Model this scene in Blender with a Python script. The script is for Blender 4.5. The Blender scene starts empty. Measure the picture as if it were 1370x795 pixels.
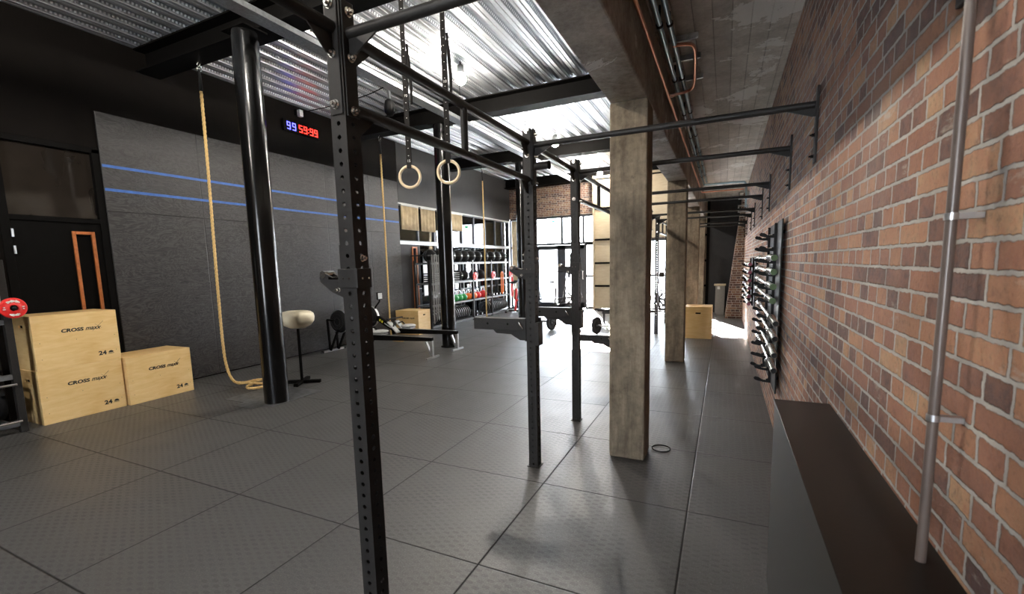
import bpy, math, random
from mathutils import Vector, Matrix, Euler
random.seed(7)
PI = math.pi
sc = bpy.context.scene
COL = sc.collection

# ------------------------------------------------------------------ camera
cam_d = bpy.data.cameras.new('camera')
cam = bpy.data.objects.new('camera', cam_d); COL.objects.link(cam); sc.camera = cam
cam.matrix_world = Matrix(((0.90504, -0.02895, 0.42433, 1.1733),
                           (0.42458, 0.12036, -0.89736, -1.9975),
                           (-0.02509, 0.99231, 0.12122, 1.6263),
                           (0, 0, 0, 1)))
cam_d.sensor_width = 36.0
cam_d.lens = 608.37 / 1370 * 36
cam_d.shift_x = (685 - 681.73) / 1370
cam_d.shift_y = (428.02 - 397.5) / 1370
cam_d.clip_start = 0.05; cam_d.clip_end = 200
cam_d.dof.use_dof = True
cam_d.dof.focus_distance = 5.0
cam_d.dof.aperture_fstop = 4.5

# ------------------------------------------------------------------ world, sun, exposure
SKY = 7.5; SUN = 60.0; LAMP = 285.0
w = bpy.data.worlds.new('sky'); sc.world = w; w.use_nodes = True
wn = w.node_tree.nodes; wl = w.node_tree.links
bg = wn['Background']
tc = wn.new('ShaderNodeTexCoord'); sx = wn.new('ShaderNodeSeparateXYZ'); cr = wn.new('ShaderNodeValToRGB')
wl.new(tc.outputs['Generated'], sx.inputs[0]); wl.new(sx.outputs['Z'], cr.inputs[0])
cr.color_ramp.elements[0].position = 0.0; cr.color_ramp.elements[0].color = (0.90, 0.95, 1.0, 1)
cr.color_ramp.elements[1].position = 0.6; cr.color_ramp.elements[1].color = (0.62, 0.78, 1.0, 1)
wl.new(cr.outputs[0], bg.inputs[0]); bg.inputs[1].default_value = SKY
sd = bpy.data.lights.new('sun', 'SUN'); sd.energy = SUN; sd.angle = math.radians(0.8); sd.color = (1.0, 0.95, 0.88)
so = bpy.data.objects.new('sun', sd); COL.objects.link(so)
so.rotation_euler = Vector((0.38, -1.0, -0.43)).to_track_quat('-Z', 'Y').to_euler()
so.location = (-8, 40, 16)
vs = sc.view_settings
vs.view_transform = 'Standard'; vs.look = 'None'; vs.gamma = 1.0; vs.use_curve_mapping = False
vs.exposure = 2.25
sc.cycles.use_denoising = True
sc.cycles.max_bounces = 8; sc.cycles.diffuse_bounces = 4; sc.cycles.glossy_bounces = 4
sc.cycles.transparent_max_bounces = 12
sc.cycles.caustics_reflective = False; sc.cycles.caustics_refractive = False
sc.cycles.sample_clamp_indirect = 6.0
try: sc.cycles.use_light_tree = True
except Exception: pass

# ------------------------------------------------------------------ materials
class NT:
    def __init__(s, name):
        s.m = bpy.data.materials.new(name); s.m.use_nodes = True
        s.t = s.m.node_tree; s.b = s.t.nodes['Principled BSDF']; s.out = s.t.nodes['Material Output']
    def n(s, typ, **kw):
        nd = s.t.nodes.new('ShaderNode' + typ)
        for k, v in kw.items(): setattr(nd, k, v)
        return nd
    def put(s, sock, v):
        if hasattr(v, 'is_output') or isinstance(v, bpy.types.NodeSocket): s.t.links.new(v, sock)
        else: sock.default_value = v
    def math(s, op, a, b=0.0, c=0.0, clamp=False):
        nd = s.n('Math', operation=op); nd.use_clamp = clamp
        s.put(nd.inputs[0], a); s.put(nd.inputs[1], b); s.put(nd.inputs[2], c)
        return nd.outputs[0]
    def pos(s):
        return s.n('TexCoord').outputs['Object']
    def xyz(s, v):
        nd = s.n('SeparateXYZ'); s.put(nd.inputs[0], v); return nd.outputs
    def vec(s, x, y, z):
        nd = s.n('CombineXYZ'); s.put(nd.inputs[0], x); s.put(nd.inputs[1], y); s.put(nd.inputs[2], z); return nd.outputs[0]
    def mapping(s, v, scale=(1, 1, 1), loc=(0, 0, 0)):
        nd = s.n('Mapping'); s.put(nd.inputs['Vector'], v); nd.inputs['Scale'].default_value = scale; nd.inputs['Location'].default_value = loc
        return nd.outputs[0]
    def noise(s, v, scale, detail=4, rough=0.55, dist=0.0):
        nd = s.n('TexNoise'); s.put(nd.inputs['Vector'], v); nd.inputs['Scale'].default_value = scale
        nd.inputs['Detail'].default_value = detail; nd.inputs['Roughness'].default_value = rough; nd.inputs['Distortion'].default_value = dist
        return nd.outputs['Fac']
    def ramp(s, f, stops):
        nd = s.n('ValToRGB'); s.put(nd.inputs[0], f); el = nd.color_ramp.elements
        while len(el) < len(stops): el.new(0.5)
        for e, (p, c) in zip(el, stops):
            e.position = p; e.color = (c[0], c[1], c[2], 1) if not isinstance(c, (int, float)) else (c, c, c, 1)
        return nd.outputs[0]
    def mix(s, f, a, b, mode='MIX'):
        nd = s.n('Mix', data_type='RGBA', blend_type=mode)
        s.put(nd.inputs[0], f)
        for i, v in ((6, a), (7, b)):
            if isinstance(v, tuple): v = (v[0], v[1], v[2], 1)
            s.put(nd.inputs[i], v)
        return nd.outputs[2]
    def bump(s, h, dist=0.01, strength=1.0):
        nd = s.n('Bump'); s.put(nd.inputs['Height'], h); nd.inputs['Distance'].default_value = dist; nd.inputs['Strength'].default_value = strength
        s.t.links.new(nd.outputs[0], s.b.inputs['Normal'])
    def base(s, v): 
        if isinstance(v, tuple): v = (v[0], v[1], v[2], 1)
        s.put(s.b.inputs['Base Color'], v)
    def rough(s, v): s.put(s.b.inputs['Roughness'], v)
    def metal(s, v): s.put(s.b.inputs['Metallic'], v)

def simple(name, col, rough=0.5, metal=0.0, nscale=30.0, var=0.12, bump=0.0, emis=0.0, spec=0.5):
    t = NT(name); t.b.inputs['Specular IOR Level'].default_value = spec; f = t.noise(t.pos(), nscale, 3)
    c0 = tuple(max(0, x * (1 - var)) for x in col); c1 = tuple(min(1, x * (1 + var)) for x in col)
    t.base(t.ramp(f, [(0.3, c0), (0.7, c1)])); t.rough(rough); t.metal(metal)
    if bump: t.bump(t.noise(t.pos(), nscale * 3, 3), bump, 0.6)
    if emis:
        t.b.inputs['Emission Color'].default_value = (*col, 1); t.b.inputs['Emission Strength'].default_value = emis
    return t.m

def brick_mat(name, axis, tones, mortar, course=0.0635):
    t = NT(name); p = t.xyz(t.pos()); u = p[axis]; z = p[2]
    n1 = t.noise(t.pos(), 34, 4, 0.7); n2 = t.noise(t.mapping(t.pos(), loc=(5, 3, 1)), 34, 4, 0.7)
    uu = t.math('ADD', u, t.math('MULTIPLY', t.math('SUBTRACT', n1, 0.5), 0.017))
    zz = t.math('ADD', z, t.math('MULTIPLY', t.math('SUBTRACT', n2, 0.5), 0.015))
    zz = t.math('ADD', zz, 40 * course); uu = t.math('ADD', uu, 40.0)
    v = t.vec(uu, zz, 0.0)
    outs = []
    for wdt in (0.208, 0.104):
        b = t.n('TexBrick'); t.put(b.inputs['Vector'], v if wdt > .2 else t.vec(t.math('ADD', uu, 0.052 * 0.5), zz, 0.0))
        b.inputs['Scale'].default_value = 1.0; b.inputs['Brick Width'].default_value = wdt; b.inputs['Row Height'].default_value = course
        b.inputs['Mortar Size'].default_value = 0.0066; b.inputs['Mortar Smooth'].default_value = 0.35; b.inputs['Bias'].default_value = 0.0
        b.inputs['Color1'].default_value = (0, 0, 0, 1); b.inputs['Color2'].default_value = (1, 1, 1, 1); b.inputs['Mortar'].default_value = (0.5, 0.5, 0.5, 1)
        b.offset = 0.5; b.offset_frequency = 4 if wdt > .2 else 2; b.squash_frequency = 2
        outs.append(b)
    row = t.math('FLOOR', t.math('DIVIDE', zz, course)); par = t.math('MODULO', row, 2.0)
    fac = t.math('ADD', t.math('MULTIPLY', outs[0].outputs['Fac'], t.math('SUBTRACT', 1.0, par)), t.math('MULTIPLY', outs[1].outputs['Fac'], par))
    rnd = t.mix(par, outs[0].outputs['Color'], outs[1].outputs['Color'])
    ncol = t.noise(t.pos(), 9, 5, 0.7); blot = t.noise(t.mapping(t.pos(), loc=(9, 2, 4)), 45, 4, 0.7)
    key = t.math('ADD', t.math('MULTIPLY', rnd, 0.85), t.math('ADD', t.math('MULTIPLY', t.math('SUBTRACT', ncol, 0.5), 0.7), t.math('MULTIPLY', t.math('SUBTRACT', blot, 0.5), 0.6)))
    bc = t.ramp(key, tones)
    bc = t.mix(t.ramp(blot, [(0.50, 0.0), (0.68, 0.6)]), bc, tuple(x * 0.6 for x in tones[1][1]))
    big = t.noise(t.mapping(t.pos(), scale=(1, 1, 1)), 1.3, 4, 0.6)
    bc = t.mix(t.ramp(big, [(0.55, 0.0), (0.72, 0.35)]), bc, (0.30, 0.24, 0.20))
    mc = t.mix(t.ramp(t.noise(t.pos(), 5, 4), [(0.35, 0.0), (0.65, 1.0)]), mortar, tuple(min(1, x * 1.35) for x in mortar))
    eff = t.ramp(t.noise(t.mapping(t.pos(), scale=(1, .6, 1.8), loc=(2, 8, 5)), 7, 6, 0.75), [(0.60, 0.0), (0.70, 0.55)])
    bc = t.mix(eff, bc, (0.48, 0.43, 0.37))
    t.base(t.mix(fac, bc, mc)); t.rough(0.85)
    h = t.math('ADD', t.math('MULTIPLY', t.math('SUBTRACT', 1.0, fac), 0.8), t.math('MULTIPLY', blot, 0.35))
    t.bump(h, 0.016, 1.0)
    return t.m
TONES = [(0.0, (0.10, 0.055, 0.045)), (0.18, (0.20, 0.095, 0.065)), (0.42, (0.29, 0.128, 0.076)), (0.70, (0.38, 0.19, 0.105)), (0.97, (0.48, 0.31, 0.17))]
M = {}
M['brick_y'] = brick_mat('red_brick_side', 1, TONES, (0.34, 0.315, 0.285))
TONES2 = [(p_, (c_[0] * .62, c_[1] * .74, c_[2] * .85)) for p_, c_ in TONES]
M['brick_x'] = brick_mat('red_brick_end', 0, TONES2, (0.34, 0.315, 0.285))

# rubber floor
t = NT('rubber_floor'); P = t.pos(); p = t.xyz(P)
def seam(c):
    fr = t.math('FRACT', t.math('ADD', c, 100.0)); d = t.math('MINIMUM', fr, t.math('SUBTRACT', 1.0, fr)); return d
d = t.math('MINIMUM', seam(p[0]), seam(p[1]))
sm = t.ramp(d, [(0.0032, 1.0), (0.0055, 0.0)])
tilec = t.n('TexWhiteNoise', noise_dimensions='2D'); t.put(tilec.inputs['Vector'], t.vec(t.math('FLOOR', p[0]), t.math('FLOOR', p[1]), 0.0))
sp = t.noise(P, 110, 3, 0.75); lg = t.noise(P, 1.7, 6, 0.65)
c = t.ramp(sp, [(0.35, (0.020, 0.020, 0.0205)), (0.56, (0.060, 0.060, 0.061)), (0.70, (0.17, 0.168, 0.166))])
c = t.mix(t.math('MULTIPLY', t.math('ADD', lg, t.math('MULTIPLY', tilec.outputs[0], 0.3)), 0.75), c, (0.085, 0.083, 0.081))
scuff = t.ramp(t.noise(t.mapping(P, scale=(0.6, 3.2, 1)), 2.2, 7, 0.75, 0.8), [(0.60, 0.0), (0.78, 0.5)])
c = t.mix(scuff, c, (0.17, 0.165, 0.16))

wv = t.math('SINE', t.math('MULTIPLY', p[0], 2 * PI / 0.10)); wv2 = t.math('SINE', t.math('MULTIPLY', p[1], 2 * PI / 0.05))
dim = t.math('MULTIPLY', t.math('GREATER_THAN', t.math('MULTIPLY', wv, wv2), 0.25), t.ramp(t.noise(P, 3.5, 3), [(0.35, 0.25), (0.6, 1.0)]))
rg = t.math('ADD', t.math('MULTIPLY', lg, 0.22), 0.31)
t.rough(t.math('ADD', rg, t.math('MULTIPLY', dim, 0.09)))
c = t.mix(t.math('MULTIPLY', dim, 0.28), c, (0.02, 0.02, 0.022)); c = t.mix(sm, c, (0.012, 0.012, 0.012)); t.base(c)
h = t.math('ADD', t.math('MULTIPLY', dim, 0.3), t.math('ADD', t.math('MULTIPLY', sp, 0.5), t.math('MULTIPLY', sm, -1.2)))
t.put(t.b.inputs['Specular IOR Level'], t.math('SUBTRACT', 0.62, t.math('MULTIPLY', sm, 0.62)))
t.bump(h, 0.0024, 0.9)
M['floor'] = t.m

# galvanised deck
t = NT('galvanised_deck'); P = t.pos(); p = t.xyz(P)
sp = t.n('TexVoronoi'); t.put(sp.inputs['Vector'], P); sp.inputs['Scale'].default_value = 55
dy = t.math('ABSOLUTE', t.math('SUBTRACT', t.math('FRACT', t.math('ADD', t.math('DIVIDE', p[1], 0.042), 500.0)), 0.5))
dz = t.math('ABSOLUTE', t.math('SUBTRACT', p[2], 4.662))
dot = t.math('MULTIPLY', t.ramp(dy, [(0.22, 1.0), (0.30, 0.0)]), t.ramp(dz, [(0.010, 1.0), (0.014, 0.0)]))
c = t.mix(t.math('MULTIPLY', sp.outputs['Distance'], 0.8), (0.42, 0.44, 0.465), (0.58, 0.61, 0.645))
web = t.math('MULTIPLY', t.ramp(dz, [(0.022, 1.0), (0.026, 0.0)]), 0.55)
c = t.mix(web, c, (0.16, 0.17, 0.18)); c = t.mix(t.math('MULTIPLY', dot, 0.9), c, (0.93, 0.95, 0.97))
t.base(c); t.metal(0.75); t.rough(t.math('ADD', 0.26, t.math('MULTIPLY', t.noise(P, 8, 3), 0.15)))
t.bump(t.math('MULTIPLY', dot, 1.0), 0.006, 0.8)
M['deck'] = t.m

# board marked concrete
def concrete(name, c0, c1, patches=0.0, boards=None, patchcol=(0.55, 0.54, 0.50)):
    t = NT(name); P = t.pos(); p = t.xyz(P)
    a = t.noise(P, 2.6, 7, 0.68); b = t.noise(P, 24, 5, 0.7)
    k = t.math('ADD', t.math('MULTIPLY', a, 0.7), t.math('MULTIPLY', b, 0.35))
    c = t.ramp(k, [(0.36, c0), (0.66, c1)])
    h = t.math('MULTIPLY', b, 0.6)
    if boards is not None:
        wdt = 0.135
        u = t.math('ADD', t.math('DIVIDE', p[boards], wdt), 100.3); fr = t.math('FRACT', u)
        dd = t.math('MINIMUM', fr, t.math('SUBTRACT', 1.0, fr)); ln = t.ramp(dd, [(0.0, 1.0), (0.035, 0.0)])
        wn_ = t.n('TexWhiteNoise', noise_dimensions='1D'); t.put(wn_.inputs['W'], t.math('FLOOR', u))
        c = t.mix(t.math('MULTIPLY', wn_.outputs[0], 0.35), c, tuple(x * 0.55 for x in c0))
        c = t.mix(t.math('MULTIPLY', ln, 0.55), c, tuple(x * 0.35 for x in c0))
        h = t.math('ADD', h, t.math('ADD', t.math('MULTIPLY', ln, -0.8), t.math('MULTIPLY', wn_.outputs[0], 0.5)))
    if patches:
        q = t.noise(t.mapping(P, loc=(3.1, 7.7, 0)), 1.15, 7, 0.66, 0.3)
        m = t.ramp(q, [(patches, 0.0), (patches + 0.012, 1.0)])
        c = t.mix(t.math('MULTIPLY', m, 0.9), c, patchcol); h = t.math('ADD', h, t.math('MULTIPLY', m, 0.8))
    st = t.ramp(t.noise(t.mapping(P, loc=(1, 5, 2)), 6, 5, 0.75), [(0.60, 0.0), (0.72, 0.6)])
    c = t.mix(st, c, tuple(x * 0.4 for x in c0))
    if name == 'concrete_column':
        q = t.ramp(t.noise(t.mapping(P, scale=(7, 7, .9)), 1.6, 6, 0.7), [(0.42, 0.0), (0.64, 0.65)])
        c = t.mix(q, c, (0.085, 0.064, 0.042))
        q = t.ramp(t.noise(t.mapping(P, scale=(3, 3, 2), loc=(4, 4, 4)), 2.2, 3, 0.5), [(0.54, 0.0), (0.62, 0.22)])
        c = t.mix(q, c, (0.36, 0.29, 0.20))
    t.base(c); t.rough(0.8); t.bump(h, 0.008, 0.8)
    return t.m
M['slab'] = concrete('board_marked_slab', (0.40, 0.37, 0.325), (0.80, 0.76, 0.69), 0.555, 0, (0.85, 0.84, 0.80))
M['beam'] = concrete('concrete_beam', (0.14, 0.118, 0.09), (0.50, 0.45, 0.39), 0.60, None, (0.6, 0.58, 0.54))
M['column'] = concrete('concrete_column', (0.10, 0.075, 0.048), (0.34, 0.275, 0.195), 0.0, None)

# stained plywood
t = NT('stained_plywood'); P = t.pos(); p = t.xyz(P)
g = t.noise(t.mapping(P, scale=(1, 1.3, 3.2)), 1.5, 5, 0.55, 1.8)
g2 = t.noise(t.mapping(P, scale=(1, 2, 22)), 4.0, 4, 0.6, 0.4)
k = t.math('FRACT', t.math('MULTIPLY', g, 11.0)); k = t.math('ABSOLUTE', t.math('SUBTRACT', k, 0.5))
c = t.ramp(t.math('ADD', t.math('MULTIPLY', k, 0.7), t.math('MULTIPLY', g2, 0.6)), [(0.28, (0.006, 0.0058, 0.006)), (0.70, (0.052, 0.049, 0.050))])
sy = t.math('FRACT', t.math('ADD', t.math('DIVIDE', t.math('SUBTRACT', p[1], 1.24), 1.22), 20.0)); sd_ = t.math('MINIMUM', sy, t.math('SUBTRACT', 1.0, sy))
sz = t.math('ABSOLUTE', t.math('SUBTRACT', p[2], 2.44))
ln = t.math('MAXIMUM', t.ramp(sd_, [(0.0025, 1.0), (0.005, 0.0)]), t.ramp(sz, [(0.003, 1.0), (0.006, 0.0)]))
c = t.mix(ln, c, (0.004, 0.004, 0.004)); t.base(c); t.rough(t.math('ADD', 0.45, t.math('MULTIPLY', k, 0.4)))
t.bump(t.math('ADD', t.math('MULTIPLY', t.math('ADD', k, g2), 0.5), t.math('MULTIPLY', ln, -2.0)), 0.004, 0.7)
M['ply_black'] = t.m

# birch ply boxes
def birch(name, a, b):
    t = NT(name); P = t.pos()
    g = t.noise(t.mapping(P, scale=(1.2, 1.2, 7)), 3.0, 6, 0.6, 1.0); f = t.noise(P, 2.2, 3)
    c = t.ramp(t.math('ADD', t.math('MULTIPLY', g, 0.6), t.math('MULTIPLY', f, 0.4)), [(0.32, a), (0.68, b)])
    t.base(c); t.rough(0.45); t.bump(g, 0.001, 0.4); return t.m
M['birch'] = birch('birch_plywood', (0.68, 0.43, 0.16), (0.82, 0.60, 0.30))
M['birch_edge'] = simple('plywood_edge', (0.62, 0.36, 0.14), 0.6)
M['panel_wood'] = birch('pale_wood_panel', (0.40, 0.32, 0.21), (0.50, 0.42, 0.29))
M['rope'] = simple('natural_rope', (0.62, 0.42, 0.17), 0.85, 0, 120, 0.3, 0.002)
M['steel'] = simple('powder_coated_steel', (0.020, 0.0185, 0.0175), 0.48, 0.0, 60, 0.15, 0.0004, 0, .28)
M['black_gloss'] = simple('black_gloss_paint', (0.003, 0.003, 0.003), 0.17, 0.0, 4, 0.2, 0, 0, .35)
M['black'] = simple('matt_black_paint', (0.0035, 0.0032, 0.003), 0.7, 0.0, 12, 0.15, 0, 0, .06)
M['black_wall'] = simple('black_wall_paint', (0.0048, 0.0038, 0.0032), 0.85, 0.0, 6, 0.15, 0.0005, 0, .08)
M['lightened_black'] = simple('lightened_black_paint', (0.022, 0.022, 0.024), 0.6, 0.0, 6, 0.12, 0, 0, .3)
M['laminate'] = simple('black_laminate', (0.0075, 0.006, 0.005), 0.28, 0.0, 90, 0.2, 0.0002, 0, .35)
M['rubber'] = simple('black_rubber', (0.009, 0.009, 0.0095), 0.6, 0.0, 80, 0.3, 0, 0, .15)
M['chrome'] = simple('chrome', (0.80, 0.80, 0.80), 0.26, 1.0, 10, 0.05)
M['alu'] = simple('brushed_aluminium', (0.52, 0.53, 0.54), 0.32, 0.9, 40, 0.1)
M['galv'] = simple('galvanised_steel', (0.40, 0.42, 0.44), 0.42, 0.8, 30, 0.2)
M['zinc'] = simple('zinc_bolt', (0.75, 0.74, 0.70), 0.2, 1.0, 30, 0.1)
M['greypipe'] = simple('grey_pvc_pipe', (0.115, 0.088, 0.076), 0.35, 0.1, 8, 0.1)
M['copper'] = simple('copper_pipe', (0.72, 0.34, 0.22), 0.28, 0.9, 6, 0.12)
M['bluepipe'] = simple('blue_steel_pipe', (0.50, 0.72, 0.85), 0.25, 0.35, 6, 0.12)
M['strap'] = simple('black_webbing', (0.014, 0.0125, 0.0115), 0.85, 0, 150, 0.2, 0, 0, .2)
M['white'] = simple('white_marking', (0.75, 0.74, 0.70), 0.6)
M['ink'] = simple('black_ink', (0.012, 0.012, 0.012), 0.6)
M['ring'] = simple('pale_birch_ring', (0.72, 0.56, 0.36), 0.45, 0, 14, 0.12)
M['red'] = simple('red_coating', (0.70, 0.022, 0.020), 0.4)
M['green'] = simple('green_coating', (0.02, 0.30, 0.07), 0.35)
M['orange'] = simple('orange_coating', (0.80, 0.17, 0.02), 0.35)
M['endgreen'] = simple('green_end_cap', (0.03, 0.075, 0.010), 0.45)
M['endpink'] = simple('pink_end_cap', (0.14, 0.018, 0.045), 0.45)
M['orangewood'] = simple('orange_brown_wood', (0.42, 0.13, 0.035), 0.45, 0, 25, 0.2)
M['blue'] = simple('blue_tape', (0.028, 0.115, 0.42), 0.55, 0, 14, 0.2)
M['chalkbowl'] = simple('cream_plastic', (0.78, 0.72, 0.55), 0.4, 0, 6, 0.08)
M['yellow'] = simple('yellow_print', (0.75, 0.68, 0.03), 0.5)
M['blind'] = simple('beige_blind_cloth', (0.42, 0.33, 0.20), 0.85, 0, 9, 0.2, 0.002)
M['plastic_grey'] = simple('light_grey_plastic', (0.50, 0.51, 0.50), 0.5)
M['grey_mid'] = simple('mid_grey_band', (0.15, 0.145, 0.135), 0.7)
M['frame'] = simple('anthracite_frame', (0.030, 0.033, 0.040), 0.4, 0.2)
M['pavement'] = simple('pale_pavement', (0.62, 0.61, 0.58), 0.9, 0, 2, 0.1)
M['facade'] = simple('white_render', (0.80, 0.80, 0.78), 0.9, 0, 1, 0.05)
M['shelf_grey'] = simple('grey_shelf_paint', (0.14, 0.145, 0.15), 0.45, 0.2)
M['band_grey'] = simple('grey_rubber_band', (0.26, 0.25, 0.235), 0.7)
M['foil'] = simple('worn_floor_plate', (0.13, 0.135, 0.14), 0.35, 0.5, 12, 0.5)
M['led_red'] = simple('red_led', (1.0, 0.03, 0.02), 0.5, 0, 3, 0.0, 0, 0.9)
M['led_blue'] = simple('blue_led', (0.10, 0.10, 1.0), 0.5, 0, 3, 0.0, 0, 1.0)
M['led_green'] = simple('green_led', (0.05, 0.8, 0.3), 0.5, 0, 3, 0.0, 0, 0.8)
M['lamp'] = simple('lamp_glow', (1.0, 0.92, 0.81), 0.5, 0, 3, 0.0, 0, LAMP)
M['tinted'] = simple('dark_tinted_glass', (0.020, 0.016, 0.013), 0.06, 0.0, 2, 0.3)
t = NT('clear_glass'); g = t.n('BsdfGlossy'); g.inputs['Roughness'].default_value = 0.02
tr = t.n('BsdfTransparent'); fz = t.n('Fresnel'); fz.inputs['IOR'].default_value = 1.45
mx = t.n('MixShader'); t.put(mx.inputs[0], fz.outputs[0]); t.put(mx.inputs[1], tr.outputs[0]); t.put(mx.inputs[2], g.outputs[0])
t.t.links.new(mx.outputs[0], t.out.inputs['Surface']); M['glass'] = t.m

# ------------------------------------------------------------------ mesh builder
def frame_from(d):
    d = Vector(d).normalized(); a = Vector((0, 0, 1)) if abs(d.z) < 0.95 else Vector((1, 0, 0))
    x = a.cross(d).normalized(); y = d.cross(x); return x, y, d
class MB:
    def __init__(s): s.v = []; s.f = []; s.sm = []
    def add(s, vs_, fs, smooth=False):
        o = len(s.v); s.v += [tuple(v) for v in vs_]; s.f += [tuple(i + o for i in f) for f in fs]; s.sm += [smooth] * len(fs); return s
    def box(s, a, b, m=None):
        (x0, y0, z0), (x1, y1, z1) = [[min(p, q) for p, q in zip(a, b)], [max(p, q) for p, q in zip(a, b)]]
        v = [Vector(q) for q in ((x0, y0, z0), (x1, y0, z0), (x1, y1, z0), (x0, y1, z0), (x0, y0, z1), (x1, y0, z1), (x1, y1, z1), (x0, y1, z1))]
        if m: v = [m @ q for q in v]
        return s.add(v, [(0, 3, 2, 1), (4, 5, 6, 7), (0, 1, 5, 4), (1, 2, 6, 5), (2, 3, 7, 6), (3, 0, 4, 7)])
    def cyl(s, p0, p1, r, r1=None, n=16, cap=True):
        p0, p1 = Vector(p0), Vector(p1); r1 = r if r1 is None else r1; x, y, d = frame_from(p1 - p0)
        ring = lambda p, q: [p + (x * math.cos(2 * PI * i / n) + y * math.sin(2 * PI * i / n)) * q for i in range(n)]
        a, b = ring(p0, r), ring(p1, r1)
        s.add(a + b, [(i, (i + 1) % n, n + (i + 1) % n, n + i) for i in range(n)], True)
        if cap: s.add(a, [tuple(reversed(range(n)))]); s.add(b, [tuple(range(n))])
        return s
    def bar(s, p0, p1, w_, h_, up=(0, 0, 1)):
        p0, p1 = Vector(p0), Vector(p1); d = (p1 - p0).normalized(); u = Vector(up)
        if abs(u.dot(d)) > 0.98: u = Vector((1, 0, 0))
        x = u.cross(d).normalized(); y = d.cross(x)
        v = [p + x * a * w_ / 2 + y * b * h_ / 2 for p in (p0, p1) for a, b in ((-1, -1), (1, -1), (1, 1), (-1, 1))]
        return s.add(v, [(3, 2, 1, 0), (4, 5, 6, 7), (0, 1, 5, 4), (1, 2, 6, 5), (2, 3, 7, 6), (3, 0, 4, 7)])
    def tube(s, pts, r, n=10, closed=False):
        pts = [Vector(p) for p in pts]; L = len(pts); rings = []; px = None
        for i, p in enumerate(pts):
            a = pts[i - 1] if (i or closed) else p; b = pts[(i + 1) % L] if (i < L - 1 or closed) else p
            d = (b - a).normalized()
            if px is None: x, y, _ = frame_from(d)
            else:
                x = (px - d * px.dot(d)).normalized(); y = d.cross(x)
            px = x; rr = r[i] if isinstance(r, (list, tuple)) else r
            rings.append([p + (x * math.cos(2 * PI * k / n) + y * math.sin(2 * PI * k / n)) * rr for k in range(n)])
        v = [q for g_ in rings for q in g_]; f = []
        for i in range(L if closed else L - 1):
            j = (i + 1) % L
            f += [(i * n + k, i * n + (k + 1) % n, j * n + (k + 1) % n, j * n + k) for k in range(n)]
        s.add(v, f, True)
        if not closed: s.add(rings[0], [tuple(reversed(range(n)))]); s.add(rings[-1], [tuple(range(n))])
        return s
    def lathe(s, prof, org=(0, 0, 0), axis=(0, 0, 1), n=24, smooth=True):
        x, y, d = frame_from(axis); o = Vector(org); L = len(prof)
        v = [o + d * h + (x * math.cos(2 * PI * k / n) + y * math.sin(2 * PI * k / n)) * max(r, 1e-5) for r, h in prof for k in range(n)]
        f = [(i * n + k, i * n + (k + 1) % n, (i + 1) * n + (k + 1) % n, (i + 1) * n + k) for i in range(L - 1) for k in range(n)]
        return s.add(v, f, smooth)
    def sphere(s, c, r, n=20, m=12, sc_=(1, 1, 1)):
        prof = [(math.sin(PI * i / m), -math.cos(PI * i / m)) for i in range(m + 1)]; o = len(s.v)
        s.lathe(prof, (0, 0, 0), (0, 0, 1), n)
        for i in range(o, len(s.v)):
            q = s.v[i]; s.v[i] = (c[0] + q[0] * r * sc_[0], c[1] + q[1] * r * sc_[1], c[2] + q[2] * r * sc_[2])
        return s
    def prism(s, pts, p0, ex, ey, depth):      # polygon in the plane p0, ex, ey, extruded along ex x ey
        p0, ex, ey = Vector(p0), Vector(ex), Vector(ey); nrm = ex.cross(ey).normalized(); n = len(pts)
        a = [p0 + ex * q[0] + ey * q[1] for q in pts]; b = [q + nrm * depth for q in a]
        s.add(a + b, [tuple(reversed(range(n))), tuple(range(n, 2 * n))] + [(i, (i + 1) % n, n + (i + 1) % n, n + i) for i in range(n)])
        return s
    def torus(s, c, R_, r, axis=(0, 0, 1), n=40, k=12):
        x, y, d = frame_from(axis); c = Vector(c)
        return s.tube([c + (x * math.cos(2 * PI * i / n) + y * math.sin(2 * PI * i / n)) * R_ for i in range(n)], r, k, True)
    def xf(s, m, o=0):
        for i in range(o, len(s.v)): s.v[i] = tuple(m @ Vector(s.v[i]))
        return s
    def build(s, name, mat, parent=None, loc=(0, 0, 0), bevel=0.0, seg=2):
        me = bpy.data.meshes.new(name); me.from_pydata(s.v, [], s.f); me.validate()
        for pl, q in zip(me.polygons, s.sm): pl.use_smooth = q
        me.materials.append(M[mat] if isinstance(mat, str) else mat); me.update()
        o = bpy.data.objects.new(name, me); COL.objects.link(o); o.location = loc
        if parent: o.parent = parent
        if bevel:
            b = o.modifiers.new('bevel', 'BEVEL'); b.width = bevel; b.segments = seg; b.limit_method = 'ANGLE'; b.angle_limit = 0.7
        return o
def tag(o, label, cat, group=None, kind=None):
    if label: o['label'] = label
    if cat: o['category'] = cat
    if group: o['group'] = group
    if kind: o['kind'] = kind
    return o
def thing(name, label, cat, loc=(0, 0, 0), rz=0.0, group=None):
    o = bpy.data.objects.new(name, None); o.empty_display_size = 0.1; COL.objects.link(o); o.location = loc; o.rotation_euler = (0, 0, rz)
    return tag(o, label, cat, group)
def struct(o): o['kind'] = 'structure'; return o
CHN = {}
def kids(o): return [c_ for c_ in bpy.data.objects if c_.parent == o]
def dup(root, loc, rz=None, label=None, group=None):
    def cp(o, par):
        c_ = o.copy(); COL.objects.link(c_); c_.parent = par
        for k_ in kids(o): cp(k_, c_)
        return c_
    ks = kids(root); r = root.copy(); COL.objects.link(r); r.location = loc
    if rz is not None: r.rotation_euler = (0, 0, rz)
    if label: r['label'] = label
    if group: r['group'] = group
    for k_ in ks: cp(k_, r)
    return r
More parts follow.
